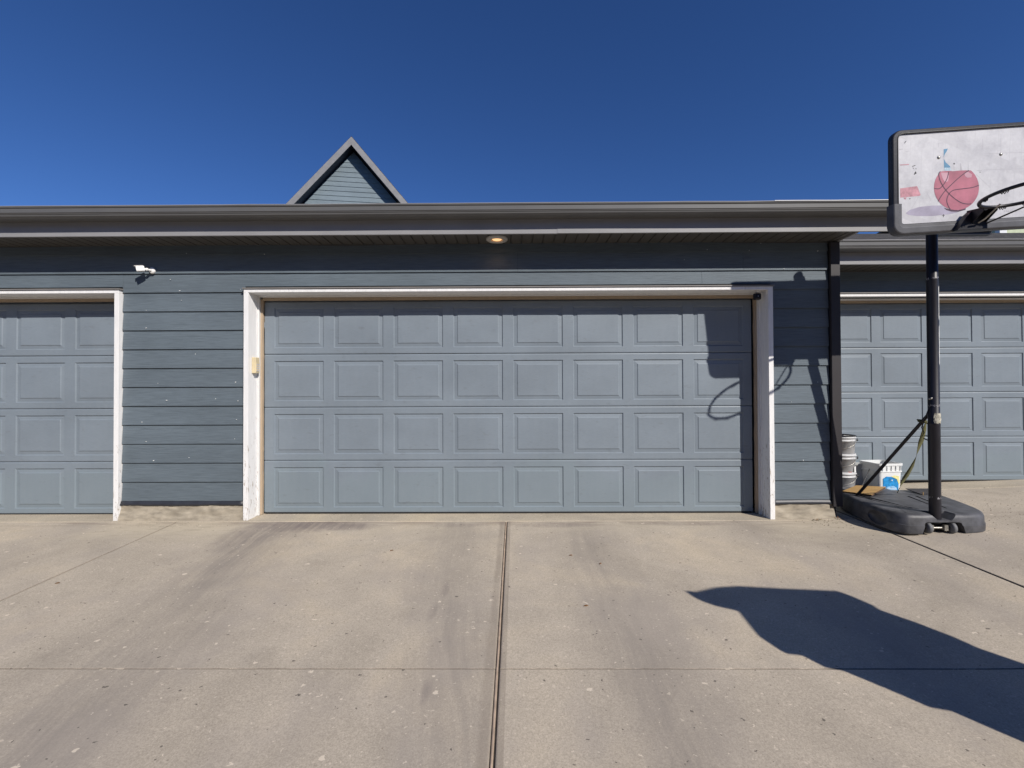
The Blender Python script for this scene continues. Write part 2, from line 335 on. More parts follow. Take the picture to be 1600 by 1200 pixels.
# ------------------------------------------------------------------ ground
def sstep(a, b, x): t = min(1, max(0, (x - a) / (b - a))); return t * t * (3 - 2 * t)
def gz(x, y):
    main = -.039 * (4.3 - y) if y < 4.3 else .0
    right = .033 * (x - 2.4) - (.015 * (4.3 - y))
    return main + (right - main) * sstep(2.2, 3.7, x)
def slab(name, poly_x0, poly_x1, y0, y1, mat='concrete', lift=0, res=.12, rnd=.006):
    """sheet with rounded tooled edges; x limits are functions of y"""
    mb = MB(); ny = max(2, int((y1 - y0) / res)); ry = rnd * .35; ys = [y0, y0 + ry * .4, y0 + ry, y0 + ry * 1.8] + [y0 + (y1 - y0) * i / ny for i in range(1, ny)] + [y1 - ry * 1.8, y1 - ry, y1 - ry * .4, y1]
    rows = []
    for y in ys:
        a, b = poly_x0(y), poly_x1(y); nx = max(2, int((b - a) / res)) if not rows else None
        if nx is None: nx = N0
        N0 = nx
        xs = [a, a + rnd * .4, a + rnd, a + rnd * 1.8] + [a + (b - a) * i / nx for i in range(1, nx)] + [b - rnd * 1.8, b - rnd, b - rnd * .4, b]
        rows.append([(x, y) for x in xs])
    m = len(rows[0]); vs = []
    def dz(i, n): return {0: -rnd * 4, 1: -rnd * .35, 2: 0}.get(min(i, n - 1 - i), 0)
    for j, r in enumerate(rows):
        for i, (x, y) in enumerate(r): vs.append((x, y, gz(x, y) + lift + min(dz(i, m), dz(j, len(rows)) * (.4 if dz(j, len(rows)) > -rnd else 1))))
    fs = [(j * m + i, j * m + i + 1, (j + 1) * m + i + 1, (j + 1) * m + i) for j in range(len(rows) - 1) for i in range(m - 1)]
    mb.add(vs, fs, mat, True)
    return struct(mb.build(name))
JL, JC, JR = -3.205, -.088, 3.19
k = lambda v: (lambda y: v)
cutY = 2.176
for xa, xb in ((-11, JL - .002), (JL + .002, JC - .009), (JC + .006, JR - .004), (JR + .004, 12.5)):
    for ya, yb in ((-5.0, -.75), (-.7475, cutY - .0022), (cutY + .0022, 4.30)):
        slab('driveway', k(xa), k(xb), ya, 5.18 if (xb > 12 and yb > 4) else yb, rnd=.008)
slab('garage_apron', k(-11), k(3.11), 4.306, 4.75, 'apron', .003)
slab('garage_apron', k(3.118), k(JR - .004), 4.30, 5.18, 'concrete', .0)
slab('garage_apron', k(3.118), k(12.5), 5.186, 5.8, 'apron', .003)
mb = MB(); mb.add([(-400, -400, -.42), (400, -400, -.42), (400, 400, -.42), (-400, 400, -.42)], [(0, 1, 2, 3)], 'asphalt'); struct(mb.build('ground'))
mb = MB(); mb.add([(-11, -5, -.46), (12.5, -5, -.46), (12.5, 5.8, -.07), (-11, 5.8, -.07)], [(0, 1, 2, 3)], 'seal'); struct(mb.build('joint_bed'))
mb = MB(); gx = [-11 + i * .25 for i in range(95)]; gy = [-5 + i * .25 for i in range(42)] + [5.45, 5.7]
mb.add([(x, y, gz(x, y) - .0065) for y in gy for x in gx], [(j * 95 + i, j * 95 + i + 1, (j + 1) * 95 + i + 1, (j + 1) * 95 + i) for j in range(len(gy) - 1) for i in range(94)], 'dirt'); struct(mb.build('joint_dirt'))
# raised tan sealant bead in the centre joint
mb = MB(); pth, rr = [], []
for i in range(150):
    y = -3 + i * (7.29 / 149); pth.append((JC - .0035 + .0012 * noise.noise((y * 5, 0, 0)), y, gz(JC, y) - .0035 + .002 * noise.noise((y * 9, 3, 0)))); rr.append(.0062 + .0012 * noise.noise((y * 7, 9, 0)))
mb.tube(pth, rr, 'bead', 8); o = mb.build('joint_sealant'); o['kind'] = 'structure'
# loose grit and chips on the slab
mb = MB()
def pebble(x, y, s, kk):
    z = gz(x, y) + .001; a0 = random.random() * 6; n = 6
    ring = [(x + s * random.uniform(.6, 1.1) * math.cos(a0 + i * math.pi / 3), y + s * random.uniform(.6, 1.1) * math.sin(a0 + i * math.pi / 3), z) for i in range(n)]
    mb.add(ring + [(x, y, z + s * .6)], [(i, (i + 1) % n, n) for i in range(n)], kk)
for i in range(260):
    x, y = random.uniform(-3.6, 4.2), random.uniform(1.7, 4.2)
    pebble(x, y, random.choice((.0015, .002, .003)), 'grit')
for i in range(650):
    x, y = random.gauss(4.6, .55), random.gauss(4.2, .55)
    if y < 5.15 and x > 3.2: pebble(x, y, random.choice((.002, .003, .004, .006)), random.choice(('grit', 'grit', 'foundation')))
for i in range(200):
    x, y = random.gauss(2.95, .16), min(4.29, random.gauss(4.22, .08)); pebble(x, y, random.choice((.002, .003, .006)), random.choice(('grit', 'foundation')))
for i in range(140):
    x, y = random.gauss(-3.2, .3), min(4.29, random.gauss(4.22, .06)); pebble(x, y, random.choice((.002, .003, .005)), 'foundation')
o = mb.build('grit'); o['kind'] = 'stuff'; o['label'] = 'loose grit and small chips scattered on the concrete driveway'; o['category'] = 'grit'
for i, (x, y, a, lb) in enumerate(((-.98, 3.6, .5, 'small curled orange-brown leaf on the slab left of the centre joint'), (.42, 3.5, .2, 'small dark dry leaf nearest the big garage door, right of the centre joint'),
        (.62, 3.35, .9, 'small dark dry leaf just right of another, in front of the big door'), (.42, 2.75, .1, 'lone dark dry leaf halfway down the right-hand slab'), (-3.08, 3.05, .3, 'small orange leaf lying beside the left diagonal joint'))):
    mb = MB(); s = .016; q = Matrix.Rotation(a, 3, 'Z'); z = gz(x, y) + .002
    pts = [q @ Vector(p) * s for p in ((-1, 0, 0), (-.4, .38, .25), (.4, .34, .3), (1, 0, .1), (.4, -.3, .2), (-.4, -.36, .3), (0, 0, .02))]
    mb.add([p + Vector((x, y, z)) for p in pts], [(i2, (i2 + 1) % 6, 6) for i2 in range(6)], 'leaf', True)
    top(mb.build('dry_leaf', solid=.0008), lb, 'leaf', 'dry leaves on the driveway')
for wx, wy, lb in ((2.83, 4.30, 'small clump of dry weeds at the foot of the foundation left of the corner board'), (3.02, 4.31, 'tiny dark weed tuft nearest the brown corner board')):
    mb = MB()
    for i in range(22):
        x, y = random.gauss(wx, .035), random.gauss(wy, .012); a = random.uniform(0, 6.28); l = random.uniform(.012, .035); z = gz(x, y)
        d_ = Vector((math.cos(a), math.sin(a) * .6, random.uniform(.2, .9))).normalized() * l; n_ = Vector((-math.sin(a), math.cos(a), 0)) * .0016
        b_ = Vector((x, y, z)); mb.add([b_ - n_, b_ + n_, b_ + d_ * .6 + n_ * 1.5, b_ + d_, b_ + d_ * .6 - n_ * 1.5], [(0, 1, 2, 3, 4)], random.choice(('leaf', 'grit', 'strap')))
    top(mb.build('weed'), lb, 'weed')
# ------------------------------------------------------------------ building parts
GUT = [(4.08, 2.862), (4.08, 2.766), (4.0, 2.765), (3.985, 2.766), (3.970, 2.770), (3.960, 2.778), (3.957, 2.787), (3.960, 2.793), (3.966, 2.797), (3.953, 2.803), (3.945, 2.810), (3.944, 2.842), (3.948, 2.848),
       (3.940, 2.852), (3.938, 2.860), (3.944, 2.864), (3.950, 2.860), (3.952, 2.80), (3.99, 2.772), (4.074, 2.772), (4.074, 2.862)]
BO = .183; B0 = .182   # siding courses
def lap(mb, x0, x1, z0, z1, y, mat='siding', seed=0):
    """one lap board: butt edge proud of the wall, wavy butt edge, split along x"""
    n = max(1, int((x1 - x0) / .35)); vs = []
    for i in range(n + 1):
        x = x0 + (x1 - x0) * i / n
        w = .0012 * noise.noise((x * 1.7, z0 * 9, seed)); y_ = y + .0015 * noise.noise((x * .9, z0 * 5, seed + 4))
        vs += [(x, y_ + .014, z1 + .004), (x, y_ + .0005, z0 + w), (x, y_ + .011, z0 + w), (x, y_ + .022, z1 + .004)]
    fs = []
    for i in range(n):
        a = i * 4; b = a + 4
        fs += [(a, b, b + 1, a + 1), (a + 1, b + 1, b + 2, a + 2), (a + 2, b + 2, b + 3, a + 3)]
    fs += [(0, 1, 2, 3), (n * 4 + 3, n * 4 + 2, n * 4 + 1, n * 4)]
    mb.add(vs, fs, mat)
def siding(x0, x1, zt, y, holes, zb=B0, joints=()):
    mb = MB(); kk = 0
    while zb + BO * kk < zt:
        z0 = zb + BO * kk; z1 = min(z0 + BO, zt); ivs = [(x0, x1)]
        for (a, b, h) in holes:
            if z0 < h - .03:
                ivs = [iv for s, e in ivs for iv in ((s, min(e, a)), (max(s, b), e)) if iv[1] - iv[0] > .01]
            elif z0 < h: z0 = h   # trimmed above the head flashing
        if z0 < max(h for _, _, h in holes) < z1:
            for (a, b, h) in holes:
                if z0 < h - .03: ivs.append((a + .001, b - .001, h))
        for iv in ivs:
            s, e = iv[:2]; zl = iv[2] if len(iv) > 2 else z0
            cuts = sorted([s, e] + [j for kj, j in joints if kj == kk and s < j < e])
            for a, b in zip(cuts, cuts[1:]): lap(mb, a + (.001 if a > s else 0), b - (.001 if b < e else 0), zl, z1, y, seed=kk + a)
        kk += 1
    return mb
def door_mesh(parent, xl, z0, y, label=None):
    """sectional door: 4 sections of 8 raised panels; returns the door part"""
    W, H = 4.88, 2.134; back = MB()
    back.box((xl, y + .018, z0 + .004), (xl + W, y + .045, z0 + H + .09), 'door'); back.box((xl + .01, y + .003, z0 + .0005), (xl + W - .01, y + .03, z0 + .016), 'seal')
    d = back.build('garage_door', parent)
    if label: d['label'] = label
    SH = H / 4
    for r in range(4):
        mb = MB(); a, b = z0 + r * SH + (.014 if r == 0 else .0012), z0 + (r + 1) * SH - .0012
        xs = [xl]; 
        for c in range(8): xs += [xl + .097 + c * .601, xl + .097 + c * .601 + .497]
        xs.append(xl + W); pz0, pz1 = z0 + r * SH + .064, z0 + r * SH + .466
        zs = [(a, .006), (a + .004, .001), (a + .014, 0), (pz0, 0), (pz1, 0), (b - .012, 0), (b - .003, .003), (b, .010)]
        def dent(x, z): return .0032 * noise.noise((x * 1.3, z * 1.9, r * 3.3 + xl)) if True else 0
        grid = {}
        vs = []; fs = []
        for j, (z, dy) in enumerate(zs):
            for i, x in enumerate(xs): grid[i, j] = len(vs); vs.append((x, y + dy + dent(x, z), z))
        for j in range(len(zs) - 1):
            for i in range(len(xs) - 1):
                if j == 3 and i % 2 == 1: continue
                fs.append((grid[i, j], grid[i + 1, j], grid[i + 1, j + 1], grid[i, j + 1]))
        for c in range(8):
            i = 1 + 2 * c; x0, x1 = xs[i], xs[i + 1]; prev = [grid[i, 3], grid[i + 1, 3], grid[i + 1, 4], grid[i, 4]]
            for ins, dep in ((.002, .003), (.006, .0085), (.010, .0095), (.036, .0062), (.040, .0055), (.045, .0012), (.048, .0004)):
                cur = []
                for (x, z) in ((x0 + ins, pz0 + ins), (x1 - ins, pz0 + ins), (x1 - ins, pz1 - ins), (x0 + ins, pz1 - ins)):
                    cur.append(len(vs)); vs.append((x, y + dep + dent(x, z), z))
                for q in range(4): fs.append((prev[q], prev[(q + 1) % 4], cur[(q + 1) % 4], cur[q]))
                prev = cur
            fs.append(tuple(prev))
        mb.add(vs, fs, 'door'); s = mb.build('door_section', d)
    return d
def frame(parent, xl, xr, z0, zh, dy, label=None):
    """white jambs, head and stops round an opening: xl/xr inner faces, zh underside of head"""
    mb = MB(); Y0 = 4.338 + dy; Y1 = 4.575 + dy; t = .045
    for x, sg in ((xl, -1), (xr, 1)):
        a, b = sorted((x, x + sg * t)); zb = z0 - .004
        mb.box((a, Y0, zb), (b, Y0 + .135, zh), 'white'); a2, b2 = sorted((x - sg * .0015, x + sg * t))
        mb.box((a2, Y0 + .137, zb + .003), (b2, Y1, zh), 'white')
        a3, b3 = sorted((x - sg * .0015, x - sg * .014)); mb.box((a3, Y0 + .158, zb + .003), (b3, Y1 - .05, zh - .014), 'whitestop')
    mb.box((xl - t, Y0, zh), (xr + t, Y0 + .135, zh + .030), 'white'); mb.box((xl - t, Y0 + .137, zh - .0015), (xr + t, Y1, zh + .03), 'white')
    mb.box((xl + .002, Y0 + .158, zh - .014), (xr - .002, Y1 - .05, zh - .0018), 'whitestop')
    f = mb.build('door_frame', parent, .0015)
    if label: f['label'] = label
    # bare, peeling weatherstrip held against the door
    mb = MB(); yw0, yw1 = Y1 - .049, 4.557 + dy
    for x, sg in ((xl, 1), (xr, -1)):
        n = 60; vs = []; 
        for i in range(n + 1):
            z = z0 + (zh - .03 - z0) * i / n; w = .030 + .004 * noise.noise((z * 6, x, 0)) + (.006 * max(0, noise.noise((z * 17, x, 5)) - .2))
            vs += [(x, yw0, z), (x + sg * w, yw0 + .003, z), (x + sg * (w + .002), yw1 , z), (x, yw1, z)]
        fs = [(4 * i + q, 4 * i + (q + 1) % 4, 4 * i + 4 + (q + 1) % 4, 4 * i + 4 + q) for i in range(n) for q in range(4)]
        mb.add(vs, fs, 'tan')
    mb.box((xl + .035, yw0, zh - .042), (xr - .035, yw1, zh - .0145), 'tan')
    mb.build('weatherstrip', f)
    mb = MB(); mb.extx([(Y0 - .010, zh + .0325), (Y0 - .010, zh + .044), (4.40 + dy, zh + .050), (4.40 + dy, zh + .0325)], xl - t - .01, xr + t + .012, 'capgrey'); mb.build('drip_cap', f)
    return f
def eaves(parent, x0, x1, xg, dy, dz, soff_gap=()):
    # soffit: ribbed vinyl panels
    mb = MB(); y0, y1 = 4.101 + dy, 4.40 + dy; z = 2.650 + dz; p = .1016; n = int((x1 - x0) / p) + 1
    prof = []
    for i in range(n + 1):
        x = x0 + p * i
        for dx, dd in ((0, 0), (p - .016, 0), (p - .012, .009), (p - .004, .009)):
            if x + dx < x1: prof.append((x + dx, z + dd))
    prof.append((x1, z)); m = len(prof)
    ys = [y0, y1]
    vs = [(x, y, zz) for y in ys for x, zz in prof]; mb.add(vs, [(i, i + 1, m + i + 1, m + i) for i in range(m - 1)], 'soffit')
    mb.box((x0, y0, z + .012), (x1, y1, z + .02), 'sheath'); mb.box((x0, y1 - .028, z - .014), (x1, y1 - .012, z - .0008), 'soffit')
    mb.build('soffit', parent)
    # fascia with its bottom lip; the run is lapped at one place
    mb = MB(); xs = sorted([x0, x1 if xg is None else xg] + [j for j in (.385,) if dy < .1]); 
    for i, (a, b) in enumerate(zip(xs, xs[1:])):
        o = -.0025 * i
        mb.box((a, 4.078 + dy + o, 2.646 + dz - o * .6), (b, 4.10 + dy + o, 2.88 + dz), 'fascia')
    mb.build('fascia', parent)
    mb = MB(); xe = x1 if xg is None else xg; g = [(y + dy, zz + dz + (.008 if zz < 2.80 else .003)) for y, zz in GUT]; nseg = 40
    vs = []; 
    for i in range(nseg + 1):
        x = x0 + (xe - x0) * i / nseg; s = .0022 * noise.noise((x * .8, 1, dy)); vs += [(x, y + s, zz + s) for y, zz in g]
    q = len(g); fs = [(i * q + j, i * q + (j + 1) % q, (i + 1) * q + (j + 1) % q, (i + 1) * q + j) for i in range(nseg) for j in range(q)]
    mb.add(vs, fs, 'taupe'); mb.extx([(4.07 + dy, 2.77 + dz), (4.07 + dy, 2.86 + dz), (3.95 + dy, 2.86 + dz), (3.952 + dy, 2.80 + dz), (3.985 + dy, 2.772 + dz)], xe - .002, xe, 'taupe')
    vs = [(x0 + (xe - x0) * i / 60, 3.9405 + dy, 2.868 + dz + .003 * noise.noise((i * .6, dy, 1))) for i in range(61)]
    mb.tube(vs, .0042, 'fascia', 8)
    if dy < .1: mb.tube([(x, y - .002, z + .0025) for x, y, z in vs if x > 2.15], .0045, 'labelwhite', 8)  # white tube paints the bright sun highlight on the right part of the lip
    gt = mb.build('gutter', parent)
    x = x0 + .35
    while x < xe - .1:
        mb = MB(); mb.box((x, 3.942 + dy, 2.8645 + dz), (x + .016, 4.078 + dy, 2.8675 + dz), 'fascia'); mb.box((x, 3.9405 + dy, 2.8585 + dz), (x + .016, 3.946 + dy, 2.8675 + dz), 'fascia'); mb.build('gutter_hanger', gt); x += .61
def gable_roof(parent, x0, x1, ye, ze, pitch, yr, th=.05, ridge_back=None):
    mb = MB(); zr = ze + pitch * (yr - ye); yb = 2 * yr - ye if ridge_back is None else ridge_back
    mb.extx([(ye, ze), (yr, zr), (yb, zr - pitch * (yb - yr)), (yb, zr - pitch * (yb - yr) - th), (yr, zr - th), (ye, ze - th)], x0, x1, 'shingle')
    return mb.build('roof', parent)
# ------------------------------------------------------------------ main garage
G = thing('garage', 'long blue-grey lap-sided garage with two white-framed doors under one brown eave', 'garage', (-3, 4.4, 0))
jt = [(11, 1.80), (12, .03), (12, 2.2), (13, -1.9)]
siding(-11, 3.005, 2.66, WY, [(-8.90, -3.80, 2.248), (-2.605, 2.457, 2.248)], joints=jt).build('siding', G)
mb = MB()
for a, b in ((-11, -8.86), (-3.84, -2.57), (2.42, 3.07)): mb.box((a, 4.40, .01), (b, 4.62, 2.2), 'sheath')
mb.box((-11, 4.40, 2.2), (3.07, 4.62, 2.75), 'sheath'); mb.box((3.05, 4.62, -.1), (3.07, 11, 2.75), 'siding'); mb.box((-11, 10.9, -.1), (3.05, 11, 2.75), 'siding'); mb.box((-11, 4.62, -.1), (-10.98, 10.9, 2.75), 'siding')
mb.build('wall', G)
Rcam = Matrix.Rotation(.007, 3, 'Z') @ Matrix.Rotation(math.pi / 2 + math.radians(.65), 3, 'X') @ Matrix.Rotation(-.004, 3, 'Z')
def at_plane(X, Y, D):
    q = Rcam @ Vector(((X - 800) / 711.1, -(Y - 600) / 711.1, -1)); return Vector((0, 0, 1.245)) + q * (D / q.y)
FL = [(120 + a / 4, 560 + b / 4) for a, b in ((991, 148), (1006, 265), (997, 382), (985, 503), (405, 398), (432, 520), (505, 155), (560, 262), (700, 620))] + [(120 + a / 4.44, 300 + b / 4.44) for a, b in ((480, 820), (480, 943), (713, 685), (1133, 675), (1300, 430), (760, 425))] + [(1255, 719), (1237, 628), (1207, 448), (1225, 420), (1171, 391), (1278, 392), (1105, 360 + 30)]
mb = MB()
for fx, fy in FL + [(random.uniform(195, 375), random.uniform(430, 770)) for _ in range(3)]:
    p = at_plane(fx, fy, WY - .0035); s_ = random.uniform(.003, .007); a0 = random.random() * 6
    pts = [(p.x + s_ * random.uniform(.5, 1.2) * math.cos(a0 + j), p.y, p.z + .6 * s_ * random.uniform(.5, 1.2) * math.sin(a0 + j)) for j in (0, 1.05, 2.1, 3.15, 4.2, 5.25)]
    mb.prism(pts, (0, .006, 0), 'labelwhite')
o = mb.build('paint_chips', G, label='scattered small white chips on the siding'); o['kind'] = 'stuff'
# foundation: rough, spalled, leaning out at its foot
def foundation(parent, x0, x1, z1=.150):
    mb = MB(); n = max(6, int((x1 - x0) / .02)); m = 9; vs = []
    for i in range(n + 1):
        x = x0 + (x1 - x0) * i / n
        for j in range(m + 1):
            t = j / m; z = -.03 + (z1 + .03) * t
            y = 4.372 - .045 * (1 - t) ** 2 + .014 * noise.noise((x * 7, z * 16, 0)) + .008 * noise.noise((x * 24, z * 60, 2)) + .004 * noise.noise((x * 60, z * 120, 2))
            vs.append((x, y, z))
        vs.append((x, 4.40, z1))
    q = m + 2; mb.add(vs, [(i * q + j, (i + 1) * q + j, (i + 1) * q + j + 1, i * q + j + 1) for i in range(n) for j in range(q - 1)], 'foundation', True)
    mb.add([v for v in vs[:q]], [tuple(range(q))], 'foundation'); mb.add([v for v in vs[-q:]], [tuple(range(q))], 'foundation')
    mb.box((x0 + .01, 4.395, -.05), (x1 - .01, 4.61, z1 - .003), 'foundation')
    mb.build('foundation', parent)
foundation(G, -3.81, -2.60); foundation(G, 2.455, 3.03); foundation(G, -11, -8.9)
def flashing(x0, x1):
    mb = MB(); n = 24; vs = []
    for i in range(n + 1):
        x = x0 + (x1 - x0) * i / n; w = .006 * noise.noise((x * 4, 1, 0)); d = .010 * noise.noise((x * 2.3, 7, 0))
        for y, z in ((4.382, .183), (4.372, .176), (4.366 + d * .3, .160 + w), (4.358 + d * .5, .143 + w + d * .4), (4.364 + d, .138 + w), (4.374, .146)): vs.append((x, y, z))
    mb.add(vs, [(6 * i + j, 6 * i + 6 + j, 6 * i + 7 + j, 6 * i + 1 + j) for i in range(n) for j in range(5)], 'flash', True)
    mb.build('base_flashing', G, solid=.0015)
flashing(-3.82, -2.61); flashing(2.46, 3.02)
door_mesh(G, -2.52, .004, 4.56, 'closed double garage door in the middle of the building')
door_mesh(G, -8.745, -.002, 4.56, 'closed garage door at the left edge of the photo')
frame(G, -2.557, 2.411, .006, 2.184, 0); frame(G, -8.80, -3.850, .002, 2.184, 0)
mb = MB(); mb.box((3.012, 4.345, .118), (3.100, 4.375, 2.642), 'brown'); mb.box((3.076, 4.376, .118), (3.100, 4.46, 2.642), 'brown')
mb.build('corner_board', G, .003)
eaves(G, -11, 3.075, 4.30, .012, .002)
# rake closure at the right end of the soffit
mb = MB(); mb.box((3.077, 4.106, 2.640), (3.097, 4.9, 2.82), 'fascia'); mb.box((3.102, 4.106, 2.650), (3.108, 4.9, 2.80), 'soffit'); mb.build('rake_board', G)
gable_roof(G, -11.1, 3.12, 4.06, 2.905, .20, 7.4)
mb = MB()
mb.box((3.12, 4.00, 2.868), (4.30, 4.13, 2.882), 'shingle'); mb.box((3.78, 4.115, 2.622), (4.30, 4.17, 2.665), 'black'); mb.build('roof_edge', G)
# ------------------------------------------------------------------ right garage, set back
DY, DZ = .93, -.045
R = thing('garage', 'set-back garage wing right of the brown corner board, behind the basketball hoop', 'garage', (6, 5.3, .1))
siding(3.12, 12, 2.62, WY + DY, [(3.60, 8.66, 2.36)], zb=B0 + .12).build('siding', R)
mb = MB()
for a, b in ((3.10, 3.64), (8.64, 12)): mb.box((a, 4.40 + DY, -.02), (b, 4.62 + DY, 2.3), 'sheath')
mb.box((3.10, 4.40 + DY, 2.3), (12, 4.62 + DY, 2.7), 'sheath'); mb.box((11.98, 5.56, -.1), (12, 11, 2.7), 'siding'); mb.box((3.1, 10.9, -.1), (11.98, 11, 2.7), 'siding'); mb.build('wall', R)
door_mesh(R, 3.688, .124, 4.56 + DY, 'garage door of the set-back wing, grimy along its bottom')
frame(R, 3.652, 8.605, .122, 2.300, DY)
eaves(R, 3.13, 12, 12, DY, DZ)
gable_roof(R, 3.12, 12.2, 4.06 + DY, 2.905 + DZ - .02, .385, 6.9, ridge_back=11.2)
# ------------------------------------------------------------------ far buildings
H = thing('house', 'tall house whose pointed blue gable rises above the garage roof', 'house', (-5.3, 15, 0))
ps = math.radians(9); hx = Vector((math.cos(ps), -math.sin(ps), 0)); hy = Vector((math.sin(ps) * -1, -math.cos(ps), 0)) * -1  # filled below
hx = Vector((math.cos(ps), math.sin(ps), 0)); hb = Vector((-math.sin(ps), math.cos(ps), 0))    # along the gable, and back
apex = Vector((-5.41, 15, 9.68)); sl = 1.16
def hp(u, d, z): return apex + hx * u + hb * d + Vector((0, 0, z))
mb = MB(); OV = .36; zt = -.34
k2 = 0; z = -6.0
while z < zt - .01:
    z1 = min(z + .165, zt); u0, u1 = (zt - z) / sl, (zt - z1) / sl
    vs = [hp(-u0, OV - .012, z), hp(u0, OV - .012, z), hp(u1, OV + .004, z1), hp(-u1, OV + .004, z1), hp(-u0, OV + .02, z), hp(u0, OV + .02, z)]
    mb.add(vs, [(0, 1, 2, 3), (0, 1, 5, 4)], 'house'); z = z1
W_ = 6 / sl
for sgn in (-1, 1): mb.add([hp(sgn * (W_ - .4), OV, -6 - .0), hp(sgn * (W_ - .4), 9, -6), hp(sgn * (W_ - .4), 9, -9.6), hp(sgn * (W_ - .4), OV, -9.6)], [(0, 1, 2, 3)], 'house')
mb.add([hp(-W_ + .4, OV, -6), hp(W_ - .4, OV, -6), hp(W_ - .4, OV, -9.6), hp(-W_ + .4, OV, -9.6)], [(0, 1, 2, 3)], 'house')
mb.add([hp(-W_ + .4, 9, -6), hp(W_ - .4, 9, -6), hp(W_ - .4, 9, -9.6), hp(-W_ + .4, 9, -9.6), hp(0, 9, -.4)], [(0, 1, 2, 3), (0, 1, 4)], 'house')
mb.build('wall', H)
mb = MB(); t = .03
for sg in (-1, 1):
    mb.prism([hp(0, 0, .0), hp(sg * W_, 0, -W_ * sl), hp(sg * W_, 0, -W_ * sl - .06), hp(0, 0, -.06)], hb * 9.4, 'shingle')
mb.build('roof', H)
mb = MB()
for sg in (-1, 1): mb.prism([hp(0, -.03, -.03), hp(sg * W_, -.03, -W_ * sl - .03), hp(sg * W_, -.03, -W_ * sl - .30), hp(0, -.03, -.30)], hb * .028, 'housetrim')
mb.build('rake_board', H)
mb = MB()
for sg in (-1, 1): mb.prism([hp(0, .0, -.24), hp(sg * W_, .0, -W_ * sl - .24), hp(sg * W_, 0, -W_ * sl - .26), hp(0, 0, -.26)], hb * (OV + .1), 'housesoffit')
mb.build('soffit', H)
P = thing('house', 'pale green house corner peeking over the shingles at the right edge', 'house', (16, 14, 0))
mb = MB(); mb.box((13.98, 13, -.4), (24, 20, 6.9), 'green'); mb.box((13.78, 12.97, -.4), (13.979, 13.1, 6.9), 'camwhite'); mb.build('wall', P)
mb = MB(); mb.extx([(12.9, 6.92), (16.5, 7.5), (20.4, 6.92), (16.5, 7.4)], 14.2, 24.3, 'shingle'); mb.build('roof', P)
NB = thing('garage', 'unseen two-storey garage row added behind the photographer to block sky light', 'garage', (0, -10, -.4))  # added out of view to block sky light and darken the shaded walls
mb = MB(); mb.box((-22, -16, -.42), (22, -9.2, 5.8), 'siding')
for i in range(6): mb.box((-20 + i * 6.8, -9.199, 2.5), (-15 + i * 6.8, -9.16, 2.62), 'white')
mb.build('wall', NB)
for i in range(6): door_mesh(NB, -19.9 + i * 6.8, -.40, -9.25)
mb = MB(); mb.extx([(-8.7, 5.75), (-12.6, 7.6), (-16.5, 5.75), (-16.5, 5.6), (-12.6, 7.45), (-8.7, 5.6)], -22.4, 22.4, 'shingle'); mb.build('roof', NB)
# ------------------------------------------------------------------ small fittings
L = thing('recessed_light', 'round recessed soffit light, lit warm, above the middle garage door', 'light', (-.165, 4.235, 2.64))
lc = Vector((-.165, 4.235, 2.645))
mb = MB(); mb.lathe([(.056, .02), (.056, -.006), (.062, -.012), (.092, -.011), (.101, -.004), (.101, .006)], lc, 'ring', 40); mb.build('trim_ring', L)
mb = MB(); mb.lathe([(.0555, -.002), (.052, .03), (.04, .055), (.0, .06)], lc, 'reflector', 32); mb.build('reflector', L)
mb = MB(); mb.lathe([(.0, -.013), (.02, -.011), (.038, -.005), (.048, .004), (.045, .016), (.030, .03)], lc, 'glow', 24); mb.build('bulb', L)
ld = bpy.data.lights.new('lamp', 'SPOT'); ld.energy = .45; ld.color = (1, .62, .32); ld.spot_size = 2.2; ld.spot_blend = .6; ld.shadow_soft_size = .03
lo = bpy.data.objects.new('lamp', ld); C.objects.link(lo); lo.parent = L; lo.location = (0, 0, -.012)
S = thing('security_camera', 'white bullet camera mounted high on the siding left of the middle door', 'camera', (-3.50, 4.37, 2.40))
mb = MB(); mb.lathe([(.0, .0), (.029, .0), (.030, .004), (.029, .015), (.024, .021), (0, .022)], (-3.505, 4.373, 2.405), 'camwhite', 28, axis=(0, -1, 0)); mb.build('mount', S)
mb = MB(); mb.tube([(-3.505, 4.35, 2.405), (-3.518, 4.325, 2.404), (-3.535, 4.308, 2.404)], .010, 'camwhite', 14); mb.lathe([(0, -.015), (.010, -.012), (.015, 0), (.010, .012), (0, .015)], (-3.522, 4.32, 2.405), 'camwhite', 16); mb.build('arm', S)
d = Vector((-.80, -.60, -.18)).normalized(); rr = d.to_track_quat('Y', 'Z').to_matrix()
mb = MB(); cc = Vector((-3.560, 4.290, 2.404)); mb.box(cc - Vector((.024, .032, .023)), cc + Vector((.024, .032, .023)), 'camwhite', rr, cc); mb.box(cc + Vector((-.027, -.025, .0235)), cc + Vector((.027, .043, .027)), 'camwhite', rr, cc); b_ = mb.build('body', S, .004)
mb = MB(); mb.lathe([(0, .0), (.017, .0), (.019, .003), (.019, .006)], cc + d * .0325, 'lens', 24, axis=-d); mb.build('lens', b_)
S2 = thing('security_camera', 'small black square-faced camera tucked under the right end of the white door head', 'camera', (2.33, 4.39, 2.18))
mb = MB(); c2 = Vector((2.335, 4.385, 2.128)); mb.box(c2 - Vector((.035, .012, .033)), c2 + Vector((.035, .03, .033)), 'black'); bb = mb.build('body', S2, .014)
mb = MB(); mb.lathe([(0, 0), (.011, 0), (.013, -.003), (.015, 0)], c2 + Vector((0, -.0125, .0)), 'lens', 20, axis=(0, -1, 0)); mb.lathe([(.0, .0), (.0035, .0)], c2 + Vector((0, -.0135, 0)), 'camwhite', 10, axis=(0, -1, 0)); mb.build('lens', bb)
